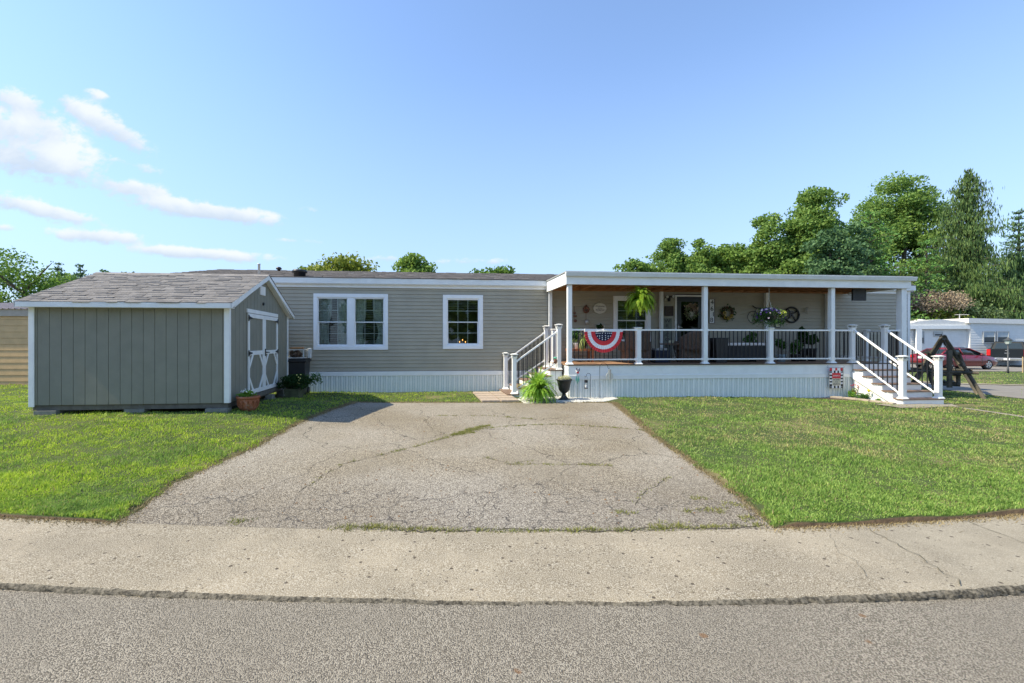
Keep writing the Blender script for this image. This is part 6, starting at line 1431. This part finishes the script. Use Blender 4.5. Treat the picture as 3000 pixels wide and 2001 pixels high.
def decid(name, lab, u, vt, vb, wpx, Y, mt, n, s=.28, seed=0, lobes=None, group=None, ncl=70, dens=.5):
    X = FP_(u, Y); zg_ = float(g(min(X, 40), min(Y, 40))); zt = zat(vt, Y); zb = zat(vb, Y); rw = wpx/F*Y/2*(1.15 if group else 1)
    o = thing(name, lab, 'tree', (X, Y, zg_), group=group); trunk(o, (zt-zg_)*.9, .02*(zt-zg_)+.08, 9, rw*.8, seed)
    r = np.random.default_rng(seed+100); h_ = zt-zb; C = []
    lobes = lobes or [(0, 0, .62, .42, .38), (-.35, .1, .42, .5, .42), (.35, -.1, .45, .5, .42), (0, .3, .30, .6, .35)]
    L = np.array(lobes); pr_ = L[:, 3]**2; pr_ /= pr_.sum()
    k = r.choice(len(L), ncl, p=pr_); d = r.normal(size=(ncl, 3)); d /= np.linalg.norm(d, axis=1, keepdims=True); d *= r.uniform(.55, 1.0, (ncl, 1))
    C = np.stack([(L[k, 0]+d[:, 0]*L[k, 3])*rw, (L[k, 1]+d[:, 1]*L[k, 3])*rw, zb-zg_+(L[k, 2]+d[:, 2]*L[k, 4]*1.0)*h_], -1)
    C[:, 2] = np.minimum(C[:, 2], zt-zg_-.25); rc = r.uniform(.12, .26, ncl)*rw*1.0+.2
    j = r.integers(0, ncl, n); dd = r.normal(size=(n, 3)); dd /= np.linalg.norm(dd, axis=1, keepdims=True); dd *= (r.uniform(.1, 1, n)**dens)[:, None]*rc[j][:, None]*np.array([1.15, 1.15, .8])
    V, Fq = leaves(C[j]+dd, s, .1, .75); V = V+np.array([X, Y, zg_]); OFF[o.name] = Vector((X, Y, zg_))
    npmesh('crown', V, Fq, mt, o); OFF[o.name] = Vector(); return o
def pine(name, lab, u, vt, vb, wpx, Y, mt, n, s=.22, seed=0, layers=11, droop=0., group=None, topw=.12, irr=.25):
    X = FP_(u, Y); zg_ = float(g(min(X, 40), min(Y, 40))); zt = zat(vt, Y)-zg_; zb = zat(vb, Y)-zg_; rw = wpx/F*Y/2; r = np.random.default_rng(seed+300)
    o = thing(name, lab, 'tree', (X, Y, zg_), group=group); m = MB(); m.tube([(0, 0, -.3), (0, 0, zt*.5), (0, 0, zt-.3)], [.02*zt+.08, .012*zt+.05, .03], 9); tr_ = m.build('trunk', BARK, o, True)
    P = []; m = MB(); D = []
    for l in range(layers):
        t_ = (l+.5)/layers; z0 = zb+(zt-zb)*t_; rad = rw*(1-t_)**.75*(1-topw)+rw*topw*(1-t_*.8)
        nb2 = int(6+5*(1-t_))
        for b in range(nb2):
            a = 2*math.pi*(b+r.uniform(-.35, .35))/nb2+l; ln = rad*r.uniform(1-irr*1.6, 1.05+irr*.3); el = r.uniform(-.05, .25)+.25*t_
            p0 = np.array([0, 0, z0]); p1 = p0+np.array([math.cos(a)*ln*.55, math.sin(a)*ln*.55, ln*.55*el]); p2 = p0+np.array([math.cos(a)*ln, math.sin(a)*ln, ln*el*.9-.06*ln])
            m.tube([p0, p1, p2], [.05*(1-t_)+.02, .03, .01], 5)
            k = max(4, int(n*ln/rw/(layers*9))); q = r.uniform(.2, 1.02, k)[:, None]; pp = np.where(q < .55, p0+(p1-p0)*(q/.55), p1+(p2-p1)*((q-.55)/.45))
            sp_ = ln*.13+.10; pp = pp+r.normal(size=(k, 3))*np.array([sp_, sp_, sp_*.5]); P.append(pp)
    m.build('limb', BARK, tr_, True); P = np.concatenate(P)
    nn_ = len(P)
    if droop:
        P[:, 2] -= abs(r.normal(size=nn_))*droop*.5; d = r.normal(size=(nn_, 3))*.22; d[:, 2] -= 1; d /= np.linalg.norm(d, axis=1, keepdims=True); b = np.cross(d, rdir(nn_)); b /= np.linalg.norm(b, axis=1, keepdims=True); ss = (s*r.uniform(.7, 1.7, nn_))[:, None]; V, Fq = quads(P, d*ss, b*ss*.24)
    else: V, Fq = leaves(P, s, .5, .45)
    npmesh('crown', V, Fq, mt, o); return o
# far left
decid('locust_tree', 'airy light green tree with feathery crown at the left edge', 70, 735, 905, 330, 27, GL2, 6500, .17, 1, lobes=[(-.45, 0, .72, .5, .30), (.05, 0, .55, .5, .30), (.5, .1, .30, .42, .30), (-.3, -.2, .25, .6, .3)], ncl=52)
pine('blue_pine', 'small dark pine between the feathery tree and the shed roof', 170, 765, 900, 90, 34, GD, 3000, .25, 2, 8)
pine('dark_spruce', 'small black green spruce showing above the shed roof', 236, 772, 880, 62, 36, GD, 2200, .3, 3, 8, irr=.5)
decid('low_tree', 'dark green treetop just above the ridge of the shed', 200, 795, 890, 120, 40, GB, 2500, .28, 12)
for i, (u, v, w_) in enumerate([(308, 790, 26), (368, 797, 24), (392, 797, 20)]): decid('far_tree', ['tiny grey green treetop above the left half of the shed ridge', 'tiny faint treetop over the middle of the shed roof', 'second tiny faint treetop over the middle of the shed roof'][i], u, v, 850, w_*2, 70, GD, 500, .5, 20+i)
decid('yellow_maple', 'broad yellow green treetop above the middle of the home roof', 985, 755, 880, 250, 30, GY, 9000, .24, 4, lobes=[(-.55, 0, .62, .35, .22), (-.15, 0, .76, .32, .22), (.2, 0, .78, .32, .22), (.6, 0, .62, .3, .2), (0, 0, .4, .8, .3)], ncl=90)
decid('small_sapling', 'thin sapling top left of the yellow green treetop', 884, 768, 860, 50, 30, GL2, 420, .22, 5, ncl=12)
decid('round_maple', 'compact dark green treetop above the home roof', 1212, 748, 870, 118, 32, GB, 5500, .24, 6, lobes=[(0, 0, .82, .35, .2), (-.5, 0, .66, .4, .2), (.5, 0, .64, .4, .2), (0, 0, .4, .8, .3)])
decid('low_shrub_tree', 'low pale treetop beside the porch roof', 1448, 783, 880, 130, 34, GL2, 2600, .24, 7, lobes=[(-.5, 0, .8, .4, .15), (.4, 0, .83, .4, .15), (0, 0, .5, .8, .3)])
G1 = 'row of deciduous trees behind the porch roof'
decid('oak_tree', 'lowest round olive tree at the left end of the tree row', 1862, 758, 870, 110, 52, GA, 4500, .38, 8, group=G1)
decid('oak_tree', 'pointed pale green tree second in the row above the porch', 1972, 700, 880, 120, 52, GA, 13500, .29, 9, group=G1, lobes=[(0, 0, .82, .4, .25), (-.25, 0, .5, .6, .35), (.25, 0, .45, .6, .35)])
decid('oak_tree', 'yellow green tree third in the row above the porch', 2050, 703, 880, 110, 50, GA, 11700, .29, 10, group=G1, lobes=[(-.1, 0, .85, .32, .2), (.1, 0, .6, .6, .3), (0, 0, .35, .9, .35)])
decid('oak_tree', 'broad rounded tree in the middle of the row above the porch', 2150, 702, 890, 160, 50, GB, 16200, .29, 11, group=G1)
decid('sycamore_tree', 'narrow olive tree with two heads rising above the row', 2258, 630, 900, 160, 47, GA, 21600, .29, 13, group=G1, lobes=[(-.25, 0, .85, .42, .15), (-.1, 0, .62, .6, .2), (.2, 0, .38, .8, .3), (0, .2, .2, .8, .3)], ncl=95)
decid('sycamore_tree', 'tall olive tree with an open top left of the big pine', 2385, 560, 900, 190, 46, GA, 30600, .29, 14, group=G1, lobes=[(.12, 0, .86, .42, .14), (-.2, 0, .70, .55, .18), (.15, 0, .55, .7, .2), (-.05, 0, .3, .9, .28)], ncl=120)
decid('sycamore_tree', 'tallest rounded leafy tree between the pine and the spruce', 2640, 517, 900, 225, 52, GA, 43200, .29, 15, group=G1, lobes=[(0, 0, .82, .5, .18), (-.3, 0, .66, .55, .2), (.35, 0, .62, .55, .22), (0, 0, .35, .9, .3)], ncl=150)
decid('dark_maple', 'dense grey green tree in front of the open olive tree', 2440, 640, 920, 170, 40, GD, 12000, .28, 16, ncl=110)
decid('dark_maple', 'small grey green treetop left of the big pine crown', 2515, 628, 900, 110, 42, GD, 6000, .28, 26, ncl=60)
pine('white_pine', 'broad soft green pine above the right half of the porch', 2550, 618, 1000, 290, 43, GP, 26000, .27, 17, 15, irr=.35, topw=.5)
pine('white_pine', 'soft green pine beside the drooping spruce', 2715, 700, 1010, 210, 44, GP, 14000, .27, 18, 12, irr=.3, topw=.4)
pine('norway_spruce', 'tall spruce with drooping branches, highest tree at the right', 2835, 493, 1010, 300, 45, GS, 110000, .16, 19, 36, droop=.55, irr=.5, topw=.10)
pine('norway_spruce', 'second drooping spruce at the right edge of the photo', 2975, 740, 1010, 260, 46, GS, 45000, .16, 28, 16, droop=.55, irr=.3, topw=.3)
pine('dark_fir', 'blue black fir at the far right edge', 2985, 615, 1000, 210, 54, GD, 22000, .34, 21, 22, irr=.3, topw=.5)
decid('hedge_trees', 'low continuous band of trees filling in behind the row over the porch', 2120, 735, 900, 470, 58, GB, 26000, .36, 31, lobes=[(-.7, 0, .50, .35, .35), (-.3, 0, .62, .38, .35), (.1, 0, .70, .4, .33), (.55, 0, .8, .45, .3), (0, 0, .40, .95, .35)], ncl=190)
decid('hedge_trees', 'green tree mass filling in between the pines and the tall leafy tree', 2520, 640, 960, 330, 56, GB, 14000, .36, 32, ncl=110)
# juniper with dead patch behind the white home
decid('juniper_bush', 'low pale blue green juniper behind the white home', 2775, 835, 990, 240, 44, leafmat('juniper_leaf', (.09, .15, .07), (.22, .30, .13)), 7000, .22, 22)
decid('juniper_bush', 'yellow green lower shrubs behind the left end of the white home', 2720, 900, 1010, 260, 43.5, GY, 5500, .25, 23)
decid('dead_juniper', 'bare brown juniper branches beside the porch corner post', 2725, 855, 930, 190, 43, mat('dead_twig', (.22, .165, .11), .9, .2, island=((.40, .33, .24), .7)), 11000, .15, 24, lobes=[(-.3, 0, .6, .6, .3), (.3, 0, .6, .6, .3)])
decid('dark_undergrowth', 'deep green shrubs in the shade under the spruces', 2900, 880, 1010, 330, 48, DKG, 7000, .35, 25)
# unseen trees added across the street behind the viewer: they shade the low sky and show in the window panes
for i, (x, y, h_, w_, lab) in enumerate([(-24, -19, 9, 9, 'leftmost'), (-13, -22, 11, 11, 'second from left'), (-2, -20, 8, 9, 'third from left'), (8, -23, 11, 12, 'middle right'), (19, -20, 9, 10, 'second from right'), (30, -22, 11, 12, 'rightmost')]):
    o = thing('unseen_street_tree', '%s of the unseen leafy trees added across the street behind the viewer' % lab, 'tree', (x, y, -.3), group='trees across the street')
    trunk(o, h_*.8, .25, 5, w_*.3, i); n = 1700; P = rdir(n)*(rng.uniform(.1, 1, n)**.4)[:, None]*np.array([w_/2, w_/2, h_*.42])+np.array([0, 0, h_*.55]); V, Fq = leaves(P, .85, .1, .8); npmesh('crown', V, Fq, GB, o)
